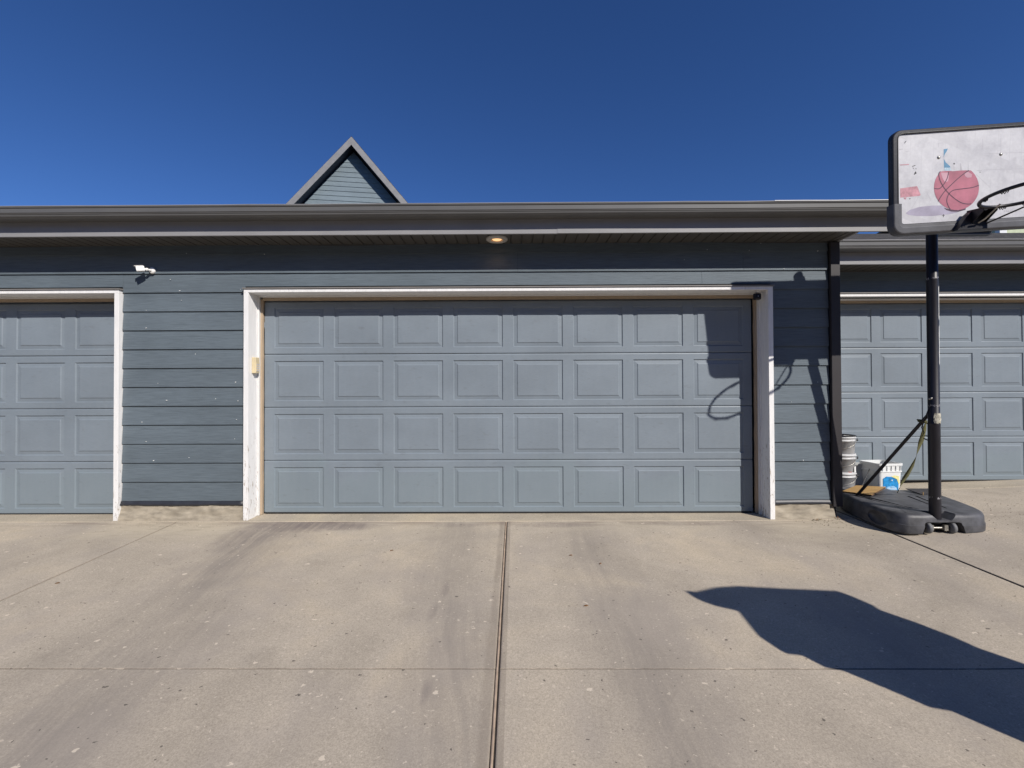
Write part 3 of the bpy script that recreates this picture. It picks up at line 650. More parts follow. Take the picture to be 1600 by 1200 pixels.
mb = MB(); mb.tube([(2.345, 4.41, 2.182), (2.34, 4.41, 2.16)], .008, 'camwhite', 10); mb.lathe([(0, 0), (.033, 0), (.034, -.006), (.02, -.013), (0, -.014)], (2.345, 4.41, 2.1825), 'camwhite', 20); mb.build('mount', S2)
K = thing('door_opener_keypad', 'small cream keypad box on the left white jamb of the middle door', 'keypad', (-2.535, 4.43, 1.41))
mb = MB(); mb.box((-2.556, 4.395, 1.41), (-2.516, 4.462, 1.565), 'cream'); mb.build('housing', K, .005)
mb = MB(); mb.box((-2.5165, 4.40, 1.425), (-2.513, 4.457, 1.515), 'cream')
for i in range(4):
    for j in range(3): mb.box((-2.5132, 4.405 + .017 * j, 1.43 + .02 * i), (-2.5115, 4.417 + .017 * j, 1.442 + .02 * i), 'palegrey')
mb.build('button_panel', K)
# ------------------------------------------------------------------ basketball hoop
F0, F1 = Vector((3.522, 3.86, .115)), Vector((3.298, 3.607, 3.02)); pd = (F1 - F0).normalized()
def polep(z): return F0 + (F1 - F0) * ((z - F0.z) / (F1.z - F0.z))
B = thing('basketball_hoop', 'portable basketball hoop on a black pole with a worn printed backboard', 'basketball hoop', (3.55, 4.1, .03))
mb = MB(); mb.tube([F0, polep(.95)], .0405, 'pole', 28); mb.tube([polep(.95), polep(.952), polep(2.12)], [.0405, .0385, .0385], 'pole', 28); mb.tube([polep(2.12), polep(2.122), polep(2.99)], [.0385, .0365, .0365], 'pole', 28)
mb.lathe([(.0375, 0), (.039, .01), (.036, .03), (.02, .045), (0, .048)], polep(2.99), 'pole', 24, axis=pd)
pl = mb.build('pole', B)
# peeled white strip and scratch rings on the pole
side = Vector((1, 0, 0)); side = (side - pd * side.dot(pd)).normalized(); fr = pd.cross(side).normalized()
if fr.y > 0: fr = -fr
def on_pole(ang, z, r=.0392): return polep(z) + (fr * math.cos(ang) + side * math.sin(ang)) * r
mb = MB()
for za, zb in ((1.43, 1.745), (1.79, 2.06)):
    n = 26; vs = []
    for i in range(n + 1):
        z = za + (zb - za) * i / n; a0 = .46 + .05 * noise.noise((z * 20, 0, 0)); a1 = .70 + .08 * noise.noise((z * 14, 5, 0))
        if i in (0, n): a0 = (a0 + a1) / 2
        vs += [on_pole(a0, z), on_pole((a0 + a1) / 2, z, .0394), on_pole(a1, z)]
    mb.add(vs, [(3 * i + q, 3 * i + q + 1, 3 * i + q + 4, 3 * i + q + 3) for i in range(n) for q in (0, 1)], 'labelwhite', True)
mb.build('torn_label', B, label='thin torn white strip down the right side of the pole')
mb = MB(); n, m = 9, 9; vs = []
for j in range(m):
    for i in range(n):
        a = -.78 + 1.35 * i / (n - 1); z = .955 + .085 * j / (m - 1)
        if i in (0, n - 1): z = .998 + (z - .998) * .45
        rj = .0425 + .0035 * random.random(); vs.append(on_pole(a + .04 * random.uniform(-1, 1), z + .004 * random.uniform(-1, 1), rj))
mb.add(vs, [(j * n + i, j * n + i + 1, (j + 1) * n + i + 1, (j + 1) * n + i) for j in range(m - 1) for i in range(n - 1)], 'tape')
mb.build('tape_patch', B, label='crumpled patch of pale tape wrapped on the pole', solid=.001)
mb = MB()
for z, r in ((.33, .041), (2.122, .0393), (1.10, .0391)):
    for i in range(16):
        a = random.uniform(-2.0, .5); mb.add([on_pole(a, z + random.uniform(-.012, .012), r), on_pole(a + .1, z + random.uniform(-.01, .01), r), on_pole(a + .08, z + random.uniform(.004, .014), r)], [(0, 1, 2)], 'palegrey')
o = mb.build('scuff_marks', B); o['kind'] = 'stuff'
# bolts through the pole
for z, ang in ((1.16, -1.15), (1.155, -1.5), (2.86, 1.2), (2.93, -1.4)):
    mb = MB(); mb.lathe([(0, .006), (.007, .006), (.009, 0)], on_pole(ang, z, .0375), 'steel', 8, axis=(on_pole(ang, z) - polep(z)).normalized()); mb.build('bolt', B)
mb = MB(); mb.tube([polep(2.94) - side * .068, polep(2.94) + side * .068], .010, 'pole', 10); mb.tube([polep(2.90), polep(2.96)], .046, 'pole', 20); mb.build('top_clamp', B)
# backboard: local frame (u right, w up, n towards the player)
u = Vector((1, -.030, .047)).normalized(); w = Vector((-.043, -.062, 1)); w = (w - u * w.dot(u)).normalized(); nn = u.cross(w).normalized()
if nn.y > 0: nn = -nn
BO_ = Vector((2.818, 3.405, 2.386)); BW, BH = 1.13, .755
MX = Matrix(((u.x, w.x, nn.x, BO_.x), (u.y, w.y, nn.y, BO_.y), (u.z, w.z, nn.z, BO_.z), (0, 0, 0, 1)))
def rrect(x0, y0, x1, y1, r, n=7):
    pts = []
    for cx, cy, a in ((x1 - r, y0 + r, -90), (x1 - r, y1 - r, 0), (x0 + r, y1 - r, 90), (x0 + r, y0 + r, 180)):
        for i in range(n + 1): t = math.radians(a + 90 * i / n); pts.append((cx + r * math.cos(t), cy + r * math.sin(t)))
    return pts
def ringp(mb, outer, inner, z0, z1, mat, rd=.006):
    n = len(outer); lay = [(outer, z0), (outer, z1 - rd), ([(o[0] + (i[0] - o[0]) * .12, o[1] + (i[1] - o[1]) * .12) for o, i in zip(outer, inner)], z1 - rd * .25), ([(o[0] + (i[0] - o[0]) * .25, o[1] + (i[1] - o[1]) * .25) for o, i in zip(outer, inner)], z1),
           ([(o[0] + (i[0] - o[0]) * .85, o[1] + (i[1] - o[1]) * .85) for o, i in zip(outer, inner)], z1), (inner, z1 - rd), (inner, z0)]
    vs = [(x, y, z) for pts, z in lay for x, y in pts]; m = len(lay)
    mb.add(vs, [(j * n + i, j * n + (i + 1) % n, ((j + 1) % m) * n + (i + 1) % n, ((j + 1) % m) * n + i) for j in range(m) for i in range(n)], mat, False)
bd = MB(); pts = rrect(.012, .012, BW - .012, BH - .012, .055)
bd.prism([(x, y, -.012) for x, y in pts], (0, 0, .014), 'board'); board = bd.build('backboard', B, M4=MX)
fm = MB(); ringp(fm, rrect(0, 0, BW, BH, .07), rrect(.040, .03, BW - .04, BH - .026, .045), -.03, .012, 'frame_dark', .010); fm.build('frame', board, M4=MX)
fm = MB(); ringp(fm, rrect(.037, .027, BW - .037, BH - .023, .047), rrect(.044, .034, BW - .044, BH - .03, .040), .0021, .0125, 'black', .001); fm.build('frame_gasket', board, M4=MX)
# lower grey guard that wraps both bottom corners
def guard(o):
    r = .075; pts = [(-.006 - o, .218 + o * .3)]
    for i in range(9): t = math.radians(180 + 90 * i / 8); pts.append((r - .006 + (r + o) * math.cos(t), r - .008 + (r + o) * math.sin(t)))
    pts2 = [(BW - x, y) for x, y in pts][::-1]; return pts + pts2
def guard_in():
    r = .020; pts = [(.062, .218)]; cx, cy = .062 + r, .066 + r
    for i in range(9): t = math.radians(180 + 90 * i / 8); pts.append((cx + r * math.cos(t), cy + r * math.sin(t)))
    return pts + [(BW - x, y) for x, y in pts][::-1]
go, gi = guard(0), guard_in(); n = len(go); mb = MB(); lay = []
for f_, z in ((0, -.04), (0, .012), (.07, .021), (.16, .024), (.62, .024), (.72, .019), (.95, .018), (1, .012), (1, -.0)):
    lay.append([(a[0] + (b[0] - a[0]) * f_, a[1] + (b[1] - a[1]) * f_, z) for a, b in zip(go, gi)])
vs = [p for l in lay for p in l]; fs = [(j * n + i, j * n + i + 1, (j + 1) * n + i + 1, (j + 1) * n + i) for j in range(len(lay) - 1) for i in range(n - 1)]
fs += [tuple(j * n for j in range(len(lay))), tuple(j * n + n - 1 for j in range(len(lay)))]
mb.add(vs, fs, 'frame'); mb.build('corner_guard', board, M4=MX)
mb = MB(); ringg = [(x + .003 * (1 if x < BW / 2 else -1), y + .003) for x, y in gi]
n = len(gi); vs = [(x, y, .0045) for x, y in gi] + [(x + (.006 if x < BW / 2 else -.006), y + (.006 if 0 < i < n - 1 else 0), .0045) for i, (x, y) in enumerate(gi)]
mb.add(vs, [(i, i + 1, n + i + 1, n + i) for i in range(n - 1)], 'black'); mb.build('guard_seam', board, M4=MX)
# printed picture, in board coordinates taken off the photograph's board
def Q(px, py):   # pixels of the 1575x1200 detail view -> board metres
    X = (px - 0) / 1575 * 210 + 1390; Y = py / 1200 * 160 + 190
    # inverse of the board's own perspective
    return px2board(X, Y)
def px2board(X, Y):
    f = 711.1; cp = math.radians(.65)
    Rm = Matrix.Rotation(.007, 3, 'Z') @ Matrix.Rotation(math.pi / 2 + cp, 3, 'X') @ Matrix.Rotation(-.004, 3, 'Z')
    r = Rm @ Vector(((X - 800) / f, -(Y - 600) / f, -1)); c = Vector((0, 0, 1.245)); t = (BO_ - c).dot(nn) / r.dot(nn); p = c + r * t - BO_
    return p.dot(u), p.dot(w)
def sheet(mb, pts, z, mat): mb.add([(x, y, z) for x, y in pts], [tuple(range(len(pts)))], mat)
pr = MB()
sheet(pr, [Q(*p) for p in ((120, 785), (320, 757), (362, 862), (345, 872), (122, 892))], .0024, 'rose')
sheet(pr, [Q(*p) for p in ((185, 1075), (235, 1035), (350, 1000), (500, 985), (610, 985), (700, 1040), (800, 1065), (700, 1085), (500, 1108), (320, 1108), (220, 1095))], .0024, 'lilac')
sheet(pr, [Q(*p) for p in ((630, 1010), (700, 1030), (800, 1040), (890, 1008), (885, 1035), (800, 1058), (720, 1055), (660, 1038))], .0027, 'ballline')
ball = [(780 + 263 * math.cos(t_), max(573 + 4 * math.sin(t_ * 9), 775 - 263 * math.sin(t_))) for t_ in (math.radians(50 - 360 * i_ / 47) for i_ in range(0, 0))] + [(780 + 263 * math.cos(math.radians(a_)), 775 - 263 * math.sin(math.radians(a_))) for a_ in range(50, -232, -6)] + [(690, 577), (730, 583), (800, 577), (880, 573)]
sheet(pr, [Q(*p) for p in ball], .003, 'pink')
for q in (((595, 600), (680, 600), (690, 640), (680, 700), (645, 712), (618, 670)), ((870, 605), (915, 590), (960, 620), (955, 655), (905, 660), (880, 640))): sheet(pr, [Q(*p) for p in q], .0034, 'pinklight')
def pline(pp, wd, z, mat):
    P_ = [Vector(Q(*p)) for p in pp]; out = []
    for s in range(len(P_) - 1):   # catmull-rom
        p0, p1, p2, p3 = P_[max(s - 1, 0)], P_[s], P_[s + 1], P_[min(s + 2, len(P_) - 1)]
        for i in range(6):
            t = i / 6; out.append(.5 * ((2 * p1) + (p2 - p0) * t + (2 * p0 - 5 * p1 + 4 * p2 - p3) * t * t + (3 * p1 - p0 - 3 * p2 + p3) * t ** 3))
    out.append(P_[-1]); vs = []
    for i, p in enumerate(out):
        d_ = (out[min(i + 1, len(out) - 1)] - out[max(i - 1, 0)]).normalized(); nr = Vector((-d_.y, d_.x)) * wd / 2
        vs += [(p.x - nr.x, p.y - nr.y, z), (p.x + nr.x, p.y + nr.y, z)]
    pr.add(vs, [(2 * i, 2 * i + 1, 2 * i + 3, 2 * i + 2) for i in range(len(out) - 1)], mat)
for pp in (((590, 585), (572, 620), (590, 700), (650, 800), (740, 890), (830, 950), (900, 967), (952, 965)), ((925, 572), (830, 640), (720, 740), (640, 820), (590, 890), (565, 935)), ((686, 590), (668, 670), (620, 750), (575, 788), (519, 785)),
           ((1042, 748), (960, 775), (820, 793), (740, 808), (690, 850), (665, 920), (680, 985), (705, 1030))): pline(pp, .0056, .0037, 'ballline')
sheet(pr, [Q(*p) for p in ((630, 325), (680, 318), (665, 352), (645, 380), (634, 410), (631, 430))], .0026, 'blue')
sheet(pr, [Q(*p) for p in ((631, 430), (636, 445), (655, 480), (705, 525), (708, 540), (635, 540))], .0026, 'blue')
sheet(pr, [Q(*p) for p in ((635, 541), (708, 541), (716, 572), (690, 582), (640, 574))], .0026, 'paleblue')
for q, m_ in ((((118, 505), (225, 498), (225, 508), (120, 515)), 'rose'), (((112, 325), (150, 323), (150, 329), (112, 331)), 'palegrey'), (((180, 350), (220, 352), (218, 357), (190, 355)), 'palegrey'), (((165, 262), (178, 235), (195, 228), (180, 250)), 'chip'),
              (((258, 525), (298, 510), (300, 518), (265, 530)), 'chip'), (((290, 600), (302, 582), (314, 608), (280, 628)), 'chip'), (((265, 540), (282, 548), (278, 556)), 'chip'), (((300, 545), (312, 550), (306, 560)), 'chip'), (((742, 490), (756, 485), (764, 498), (750, 506)), 'chip'),
              (((749, 520), (754, 520), (754, 572), (749, 572)), 'palegrey'), (((822, 490), (830, 490), (850, 572), (822, 572)), 'palegrey'), (((1015, 572), (1080, 570), (1075, 578), (1020, 577)), 'palegrey'), (((1038, 592), (1068, 590), (1060, 598)), 'chip'),
              (((226, 900), (245, 902), (232, 915)), 'chip'), (((160, 893), (195, 890), (185, 915), (168, 908)), 'rose'), (((625, 1085), (631, 1085), (631, 1120), (625, 1120)), 'chip'), (((612, 1100), (642, 1098), (642, 1103), (612, 1105)), 'chip')):
    sheet(pr, [Q(*p) for p in q], .0026, m_)
for x0, x1, y0, y1 in ((570, 574, 250, 300), (785, 790, 260, 310), (1085, 1089, 200, 330), (1300, 1303, 150, 560), (1560, 1563, 440, 520), (920, 923, 500, 570)): sheet(pr, [Q(x0, y0), Q(x1, y0), Q(x1, y1), Q(x0, y1)], .0024, 'palegrey')
for ya in (375, 565): sheet(pr, [Q(1100, ya), Q(1575, ya - 14), Q(1575, ya - 11), Q(1100, ya + 3)], .0024, 'palegrey')
for a, b in (((340, 880), (260, 1010)), ((430, 820), (480, 930)), ((1010, 620), (1180, 780))): pline((a, ((a[0] + b[0]) / 2, (a[1] + b[1]) / 2), b), .0015, .0024, 'palegrey')
for i, x in enumerate((1340, 1362, 1384, 1406, 1428, 1450, 1470)):   # worn-away lettering: only faint strokes are left
    pline(((x, 1062), (x + 3, 1050), (x + 6, 1038)), .0016, .0024, 'palegrey'); pline(((x + 6, 1038), (x + 9, 1050), (x + 13, 1058)), .0016, .0024, 'palegrey')
for nm_, ks in (('ball_print', ('pink', 'pinklight', 'ballline')), ('shadow_print', ('lilac',)), ('red_print', ('rose',)), ('blue_sticker', ('blue', 'paleblue')), ('scratch_marks', ('palegrey', 'chip'))):
    q_ = MB()
    for f_, i_ in zip(pr.f, pr.mi):
        if pr.mats[i_] in ks: q_.add([pr.v[j] for j in f_], [tuple(range(len(f_)))], pr.mats[i_])
    o = q_.build(nm_, board, M4=MX, fix=False)
    if nm_ == 'scratch_marks': o['kind'] = 'stuff'
for px_, py_ in ((572, 422), (1300, 384)):
    x, y = Q(px_, py_)
    for xx in (x,):
        mb = MB(); mb.lathe([(0, .008), (.006, .0075), (.0085, .004), (.012, .003), (.0125, .0021)], (xx, y, 0), 'steel', 20); mb.build('bolt', board, M4=MX)
# rim and bracket
RC = Vector((3.385, 3.00, 2.525)); RR = .232; ru = Vector((1, 0, .045)).normalized(); rv = Vector((0, 1, -.02)).normalized()
mb = MB(); mb.tube([RC + ru * RR * math.cos(a) + rv * RR * math.sin(a) for a in (2 * math.pi * i / 64 for i in range(64))], .0118, 'pole', 10, closed=True); rim = mb.build('rim', B)
mb = MB()
for i in range(12):
    a = 2 * math.pi * (i + .5) / 12; p = RC + ru * RR * math.cos(a) + rv * RR * math.sin(a); tg = (-ru * math.sin(a) + rv * math.cos(a))
    pts_ = [p + tg * s + Vector((0, 0, z)) for s, z in ((-.022, -.008), (-.016, -.020), (-.008, -.012), (-.002, -.024), (.006, -.013), (.012, -.022), (.02, -.008))]
    mb = MB(); mb.tube(pts_, .0034, 'pole', 6); mb.build('net_hook', rim)
br_ = MB(); by = polep(2.50); cxm = 3.335
f0 = BO_ + u * (cxm - BO_.x)
def bp(a, b, c): return BO_ + u * a + w * b + nn * c
cu = .545
br_.prism([bp(cu - .135, -.012, .026), bp(cu + .075, -.012, .026), bp(cu + .075, .125, .026), bp(cu - .03, .125, .026), bp(cu - .06, .10, .026)], nn * .045, 'pole')
for s in (-.035, .06):
    br_.prism([bp(cu + s, .0, .03), bp(cu + s, .13, .03), bp(cu + s + .0, .115, .15), bp(cu + s, .095, .155)], u * .005, 'pole')
br_.prism([bp(cu - .035, .128, .03), bp(cu + .065, .128, .03), bp(cu + .065, .115, .15), bp(cu - .035, .115, .15)], w * .005, 'pole')
br_.build('rim_bracket', B, .002)
mb = MB()
mb.tube([bp(cu + .005, .022, .04), bp(cu + .02, .05, .11), bp(cu + .045, .125, .19)], .006, 'steel', 8)
mb.lathe([(0, .012), (.009, .010), (.011, 0)], bp(cu + .0, .016, .034), 'steel', 8, axis=nn); mb.lathe([(0, .012), (.009, .010), (.011, 0)], bp(cu + .045, .018, .034), 'steel', 8, axis=nn); mb.box(bp(cu - .01, .005, .034), bp(cu - .01, .005, .034) + Vector((.07, .01, .01)), 'steel')
mb.build('rim_spring', B)
for sx in (1,):
    mb = MB(); a = math.radians(-90 + sx * 52); e = RC + ru * RR * math.cos(a) + rv * RR * math.sin(a); mb.tube([bp(cu + .03 + sx * .03, .018, .04), e], .0058, 'pole', 8); mb.build('rim_strut', B)
for sx in (-1, 1):   # arms carrying the board from the pole
    for zz, bz in ((2.62, .20), (2.90, .55)):
        mb = MB(); p = polep(zz) + side * (sx * .042); q_ = bp(cu + sx * .07, bz, -.03); dv = (q_ - p); wv = Vector((0, 0, .014))
        mb.prism([p - wv, p + wv, q_ + wv, q_ - wv], side * (sx * .005), 'pole'); mb.build('support_arm', B)
mb = MB(); mb.prism([bp(cu - .09, .14, -.031), bp(cu + .09, .14, -.031), bp(cu + .09, .62, -.031), bp(cu - .09, .62, -.031)], nn * .006, 'pole'); mb.build('rear_plate', B)
# brace from pole to base
a, b = Vector((3.470, 3.815, 1.055)), Vector((3.335, 4.50, .175))
mb = MB(); dd = (b - a).normalized(); sv = Vector((1, 0, 0)).cross(dd).normalized(); 
mb.tube([a - dd * .02, b], .0135, 'pole', 12); mb.lathe([(0, .008), (.008, .006), (.010, 0)], a + Vector((0, -.014, 0)), 'steel', 8, axis=(0, -1, 0)); mb.build('brace', B)
mb = MB(); mb.box(b + Vector((-.05, -.03, -.025)), b + Vector((.03, .03, -.012)), 'steel'); mb.tube([b + Vector((-.1, -.04, -.03)), b + Vector((.02, 0, -.02)), b + Vector((.07, .05, .03))], .006, 'steel', 8); mb.build('brace_foot', B)
# moulded base, filled with sand: footprint ring lofted, then notched
foot = [(3.28, 3.790), (3.83, 3.790), (3.96, 3.86), (4.06, 4.02), (4.22, 4.58), (4.20, 4.70), (4.10, 4.76), (3.42, 4.74), (3.30, 4.68), (3.235, 4.56), (3.165, 4.08), (3.175, 3.93), (3.225, 3.82)]
def smooth_poly(p, it=2):
    for _ in range(it):
        o = []
        for i in range(len(p)):
            a, b = p[i], p[(i + 1) % len(p)]; o += [(a[0] * .75 + b[0] * .25, a[1] * .75 + b[1] * .25), (a[0] * .25 + b[0] * .75, a[1] * .25 + b[1] * .75)]
        p = o
    return p
fp = smooth_poly(foot); cx = sum(p[0] for p in fp) / len(fp); cy = sum(p[1] for p in fp) / len(fp)
def gl(x, y): return gz(x, y)
def inset(p, d):
    n = len(p); o = []
    for i in range(n):
        a, b = Vector(p[i - 1]), Vector(p[(i + 1) % n]); t = (b - a).normalized(); o.append((p[i][0] - t.y * d, p[i][1] + t.x * d))
    return o
lay = []
for d_, h in ((.012, .001), (.002, .012), (0, .06), (.001, .072), (.005, .074), (.006, .078), (.008, .13), (.018, .152), (.034, .162), (.050, .163)):
    lay.append([(x, y, .030 + h + (.35 * (gl(x, y) - .03) if h < .06 else 0)) for x, y in inset(fp, d_)])
n = len(fp); mb = MB(); vs = [p for l in lay for p in l]; fs = [(j * n + i, j * n + (i + 1) % n, (j + 1) * n + (i + 1) % n, (j + 1) * n + i) for j in range(len(lay) - 1) for i in range(n)]
fs += [tuple(range(n))[::-1], tuple((len(lay) - 1) * n + i for i in range(n))]
mb.add(vs, fs, 'grey_plastic', True); base = mb.build('base', B)
def cutter(build):
    c = MB(); build(c); o = c.build('cut', B); return o
cs = []
# wheel well: trapezoid opening under the front edge
cs.append(cutter(lambda c: c.prism([(3.335, 3.70, -.05), (3.385, 3.70, .122), (3.400, 3.70, .130), (3.665, 3.70, .130), (3.685, 3.70, .122), (3.75, 3.70, -.05)], (0, .26, 0), 'black')))
# V notch the pole stands in
cs.append(cutter(lambda c: c.prism([(3.445, 3.70, .30), (3.445, 3.70, .19), (3.49, 3.70, .145), (3.60, 3.70, .145), (3.655, 3.70, .19), (3.66, 3.70, .30)], (0, .215, 0), 'black')))
for x0, y0, x1, y1, wd in ((3.42, 3.98, 3.30, 4.52, .012), (3.455, 4.0, 3.37, 4.50, .02), (3.70, 4.05, 3.80, 4.45, .012), (3.75, 4.0, 3.88, 4.45, .012)):
    def bb_(c, x0=x0, y0=y0, x1=x1, y1=y1, wd=wd):
        c.prism([(x0 - wd / 2, y0, .172), (x0 + wd / 2, y0, .172), (x1 + wd, y1, .172), (x1 - wd, y1, .172)], (0, 0, .1), 'black')
    cs.append(cutter(bb_))
def measure(me):
    bm = bmesh.new(); bm.from_mesh(me); v = bm.calc_volume(); bm.free(); return abs(v)
bmx = bmesh.new(); bmesh.ops.create_icosphere(bmx, subdivisions=4, radius=1)
for v_ in bmx.verts: v_.co = Vector((v_.co.x * .045, v_.co.y * .17, v_.co.z * .062)) 
qq = Matrix.Rotation(math.radians(-14), 3, 'Z'); oo = Vector((3.150, 3.985, .108)) - Vector(B['_o'])
for v_ in bmx.verts: v_.co = qq @ v_.co + oo
mx = bpy.data.meshes.new('cut'); bmx.to_mesh(mx); bmx.free(); ox = bpy.data.objects.new('cut', mx); C.objects.link(ox); ox.parent = B; cs.append(ox)
for c_ in cs:
    vol = measure(base.data); done = False
    for solver in ('EXACT', 'MANIFOLD', 'FLOAT', 'FAST'):
        try:
            md = base.modifiers.new('cut', 'BOOLEAN'); md.operation = 'DIFFERENCE'; md.object = c_; md.solver = solver
        except Exception:
            base.modifiers.clear(); continue
        bpy.context.view_layer.update(); dg = bpy.context.evaluated_depsgraph_get(); nm = bpy.data.meshes.new_from_object(base.evaluated_get(dg))
        base.modifiers.clear(); v2 = measure(nm)
        print('BASECUT', solver, round(vol, 5), round(v2, 5), len(nm.vertices))
        if .8 * vol < v2 < vol * .99999 and len(nm.vertices) > 100: base.data = nm; break
nm = base.data
for c_ in cs: bpy.data.objects.remove(c_)
for p in nm.polygons: p.use_smooth = abs(p.area) < .02 and p.use_smooth
try:
    nm.set_sharp_from_angle(angle=math.radians(38))
except Exception: pass
mb = MB(); mb.tube([(3.395, 3.835, .075), (3.65, 3.835, .075)], .0085, 'steel', 12); mb.box((3.455, 3.820, .058), (3.475, 3.845, .10), 'steel'); mb.box((3.56, 3.815, .056), (3.59, 3.846, .10), 'steel'); mb.build('axle', base)
for x in (3.425, 3.625):
    mb = MB(); mb.lathe([(.012, -.017), (.038, -.017), (.046, -.012), (.048, 0), (.046, .012), (.038, .017), (.012, .017)], (x, 3.828, .078), 'wheel', 32, axis=(1, 0, 0)); wl = mb.build('wheel', base)
    mb = MB(); mb.lathe([(0, -.019), (.013, -.019), (.015, 0), (.013, .019), (0, .019)], (x, 3.828, .078), 'black', 16, axis=(1, 0, 0)); mb.build('hub', wl)
mb = MB()
pth = [(3.50, 3.98, .193), (3.42, 4.12, .190), (3.36, 4.30, .190), (3.37, 4.48, .20)]; mb.strip(pth, [(.012, .006, 0)] * 4, 'black'); mb.build('rubber_strip', B, solid=.003)
# strap hanging from the brace
def cam_pt(X, Y, D):
    Rm = Matrix.Rotation(.007, 3, 'Z') @ Matrix.Rotation(math.pi / 2 + math.radians(.65), 3, 'X') @ Matrix.Rotation(-.004, 3, 'Z')
    r = Rm @ Vector(((X - 800) / 711.1, -(Y - 600) / 711.1, -1)); return Vector((0, 0, 1.245)) + r * (D / r.y)
top_ = Vector((3.405, 3.86, 1.02))
mb = MB()
P0 = [cam_pt(1449, 660, 3.86), cam_pt(1441, 658, 3.885), cam_pt(1433, 657, 3.90)]
mb.strip(P0, [(0, 0, .016), (0, .004, .014), (0, .006, .012)], 'strap')
P1 = [cam_pt(1446, 662, 3.865), cam_pt(1444, 672, 3.88), cam_pt(1439, 690, 3.93), cam_pt(1432, 712, 4.0), cam_pt(1424, 730, 4.1), cam_pt(1415, 745, 4.25), cam_pt(1406, 762, 4.42), cam_pt(1402, 770, 4.5)]
W1 = [(.008, 0, .004), (.018, 0, .005), (.026, .003, .007), (.014, .014, .006), (.026, .004, .010), (.030, 0, .010), (.013, .014, .004), (.007, .010, .002)]
mb.strip(P1, W1, 'strap')
mb.tube([on_pole(-1.3, 1.10, .044), cam_pt(1440, 668, 3.87), cam_pt(1444, 676, 3.86), cam_pt(1441, 682, 3.86), cam_pt(1447, 680, 3.85), cam_pt(1450, 682, 3.84)], .003, 'black', 6)
mb.tube([cam_pt(1443, 685, 3.86), cam_pt(1450, 688, 3.84)], .004, 'black', 6)
top(mb.build('strap', solid=.002), 'twisted olive webbing strap hanging from the hoop brace to its base', 'strap')
# ------------------------------------------------------------------ clutter behind the base
def pz(x, y): return gz(x, y)
def bucket(name, c, r0, r1, h, mat, lab, group=None, rimmat=None):
    t = thing(name, lab, 'bucket', c, group); cc = Vector(c)
    mb = MB(); mb.lathe([(0, .001), (r0 - .006, .001), (r0, .008), (r0 + (r1 - r0) * .78, h * .78), (r0 + (r1 - r0) * .78 + .006, h * .785), (r0 + (r1 - r0) * .80 + .006, h * .80), (r0 + (r1 - r0) * .8, h * .81), (r0 + (r1 - r0) * .9, h * .9), (r1 + .006, h * .905), (r1 + .006, h * .93), (r1, h * .94), (r1, h), (r1 - .005, h), (r0 - .005, .012), (0, .012)], cc, mat, 36)
    mb.build('pail_body', t)
    if rimmat: mb = MB(); mb.lathe([(r1 - .002, h * .985), (r1 + .007, h * .985), (r1 + .008, h + .002), (r1 - .006, h + .004), (r1 - .01, h - .01)], cc, rimmat, 36); mb.build('rim', t)
    mb = MB(); a0 = math.radians(-40); hy_ = h * .84
    pts_ = [cc + Vector((r1 * 1.06 * math.cos(a), r1 * 1.06 * math.sin(a), hy_ - .10 * math.sin((i / 14) * math.pi))) for i, a in enumerate([a0 - math.pi * j / 14 for j in range(15)])]
    mb.tube(pts_, .0025, 'steel', 6); mb.lathe([(0, .012), (.014, .010), (.016, 0)], pts_[0], 'black', 12, axis=(pts_[0] - cc - Vector((0, 0, hy_))).normalized()); mb.build('handle', t)
    return t
bx, by_ = 3.635, 5.13; z0 = gz(bx, by_)
b1 = bucket('bucket', (bx, by_, z0), .125, .142, .27, 'pailgrey', 'bottom grey bucket of the stack beside the brown corner board', 'stacked grey buckets')
b2 = bucket('bucket', (bx, by_, z0 + .20), .125, .142, .27, 'pailgrey', 'middle grey bucket of the stack, with a white label and red print', 'stacked grey buckets', )
b3 = bucket('bucket', (bx, by_, z0 + .395), .125, .142, .27, 'pailgrey', 'top grey bucket of the stack, black round its rim', 'stacked grey buckets', 'black')
def wrap(parent, c, r, a0, a1, z0, z1, mat, name, lab=None):
    mb = MB(); n = 8; vs = []
    for i in range(n + 1):
        a = math.radians(a0 + (a1 - a0) * i / n); vs += [(c[0] + r * math.cos(a), c[1] + r * math.sin(a), z0), (c[0] + r * math.cos(a), c[1] + r * math.sin(a), z1)]
    mb.add(vs, [(2 * i, 2 * i + 2, 2 * i + 3, 2 * i + 1) for i in range(n)], mat, True); mb.build(name, parent)
wrap(b2, (bx, by_), .1395, -62, -38, z0 + .26, z0 + .33, 'labelwhite', 'label'); wrap(b2, (bx, by_), .1385, -85, -66, z0 + .245, z0 + .26, 'red', 'red_print'); wrap(b2, (bx, by_), .1390, -95, -78, z0 + .267, z0 + .277, 'red', 'red_print')
wrap(b3, (bx, by_), .1385, -95, -40, z0 + .423, z0 + .453, 'labelwhite', 'white_band')
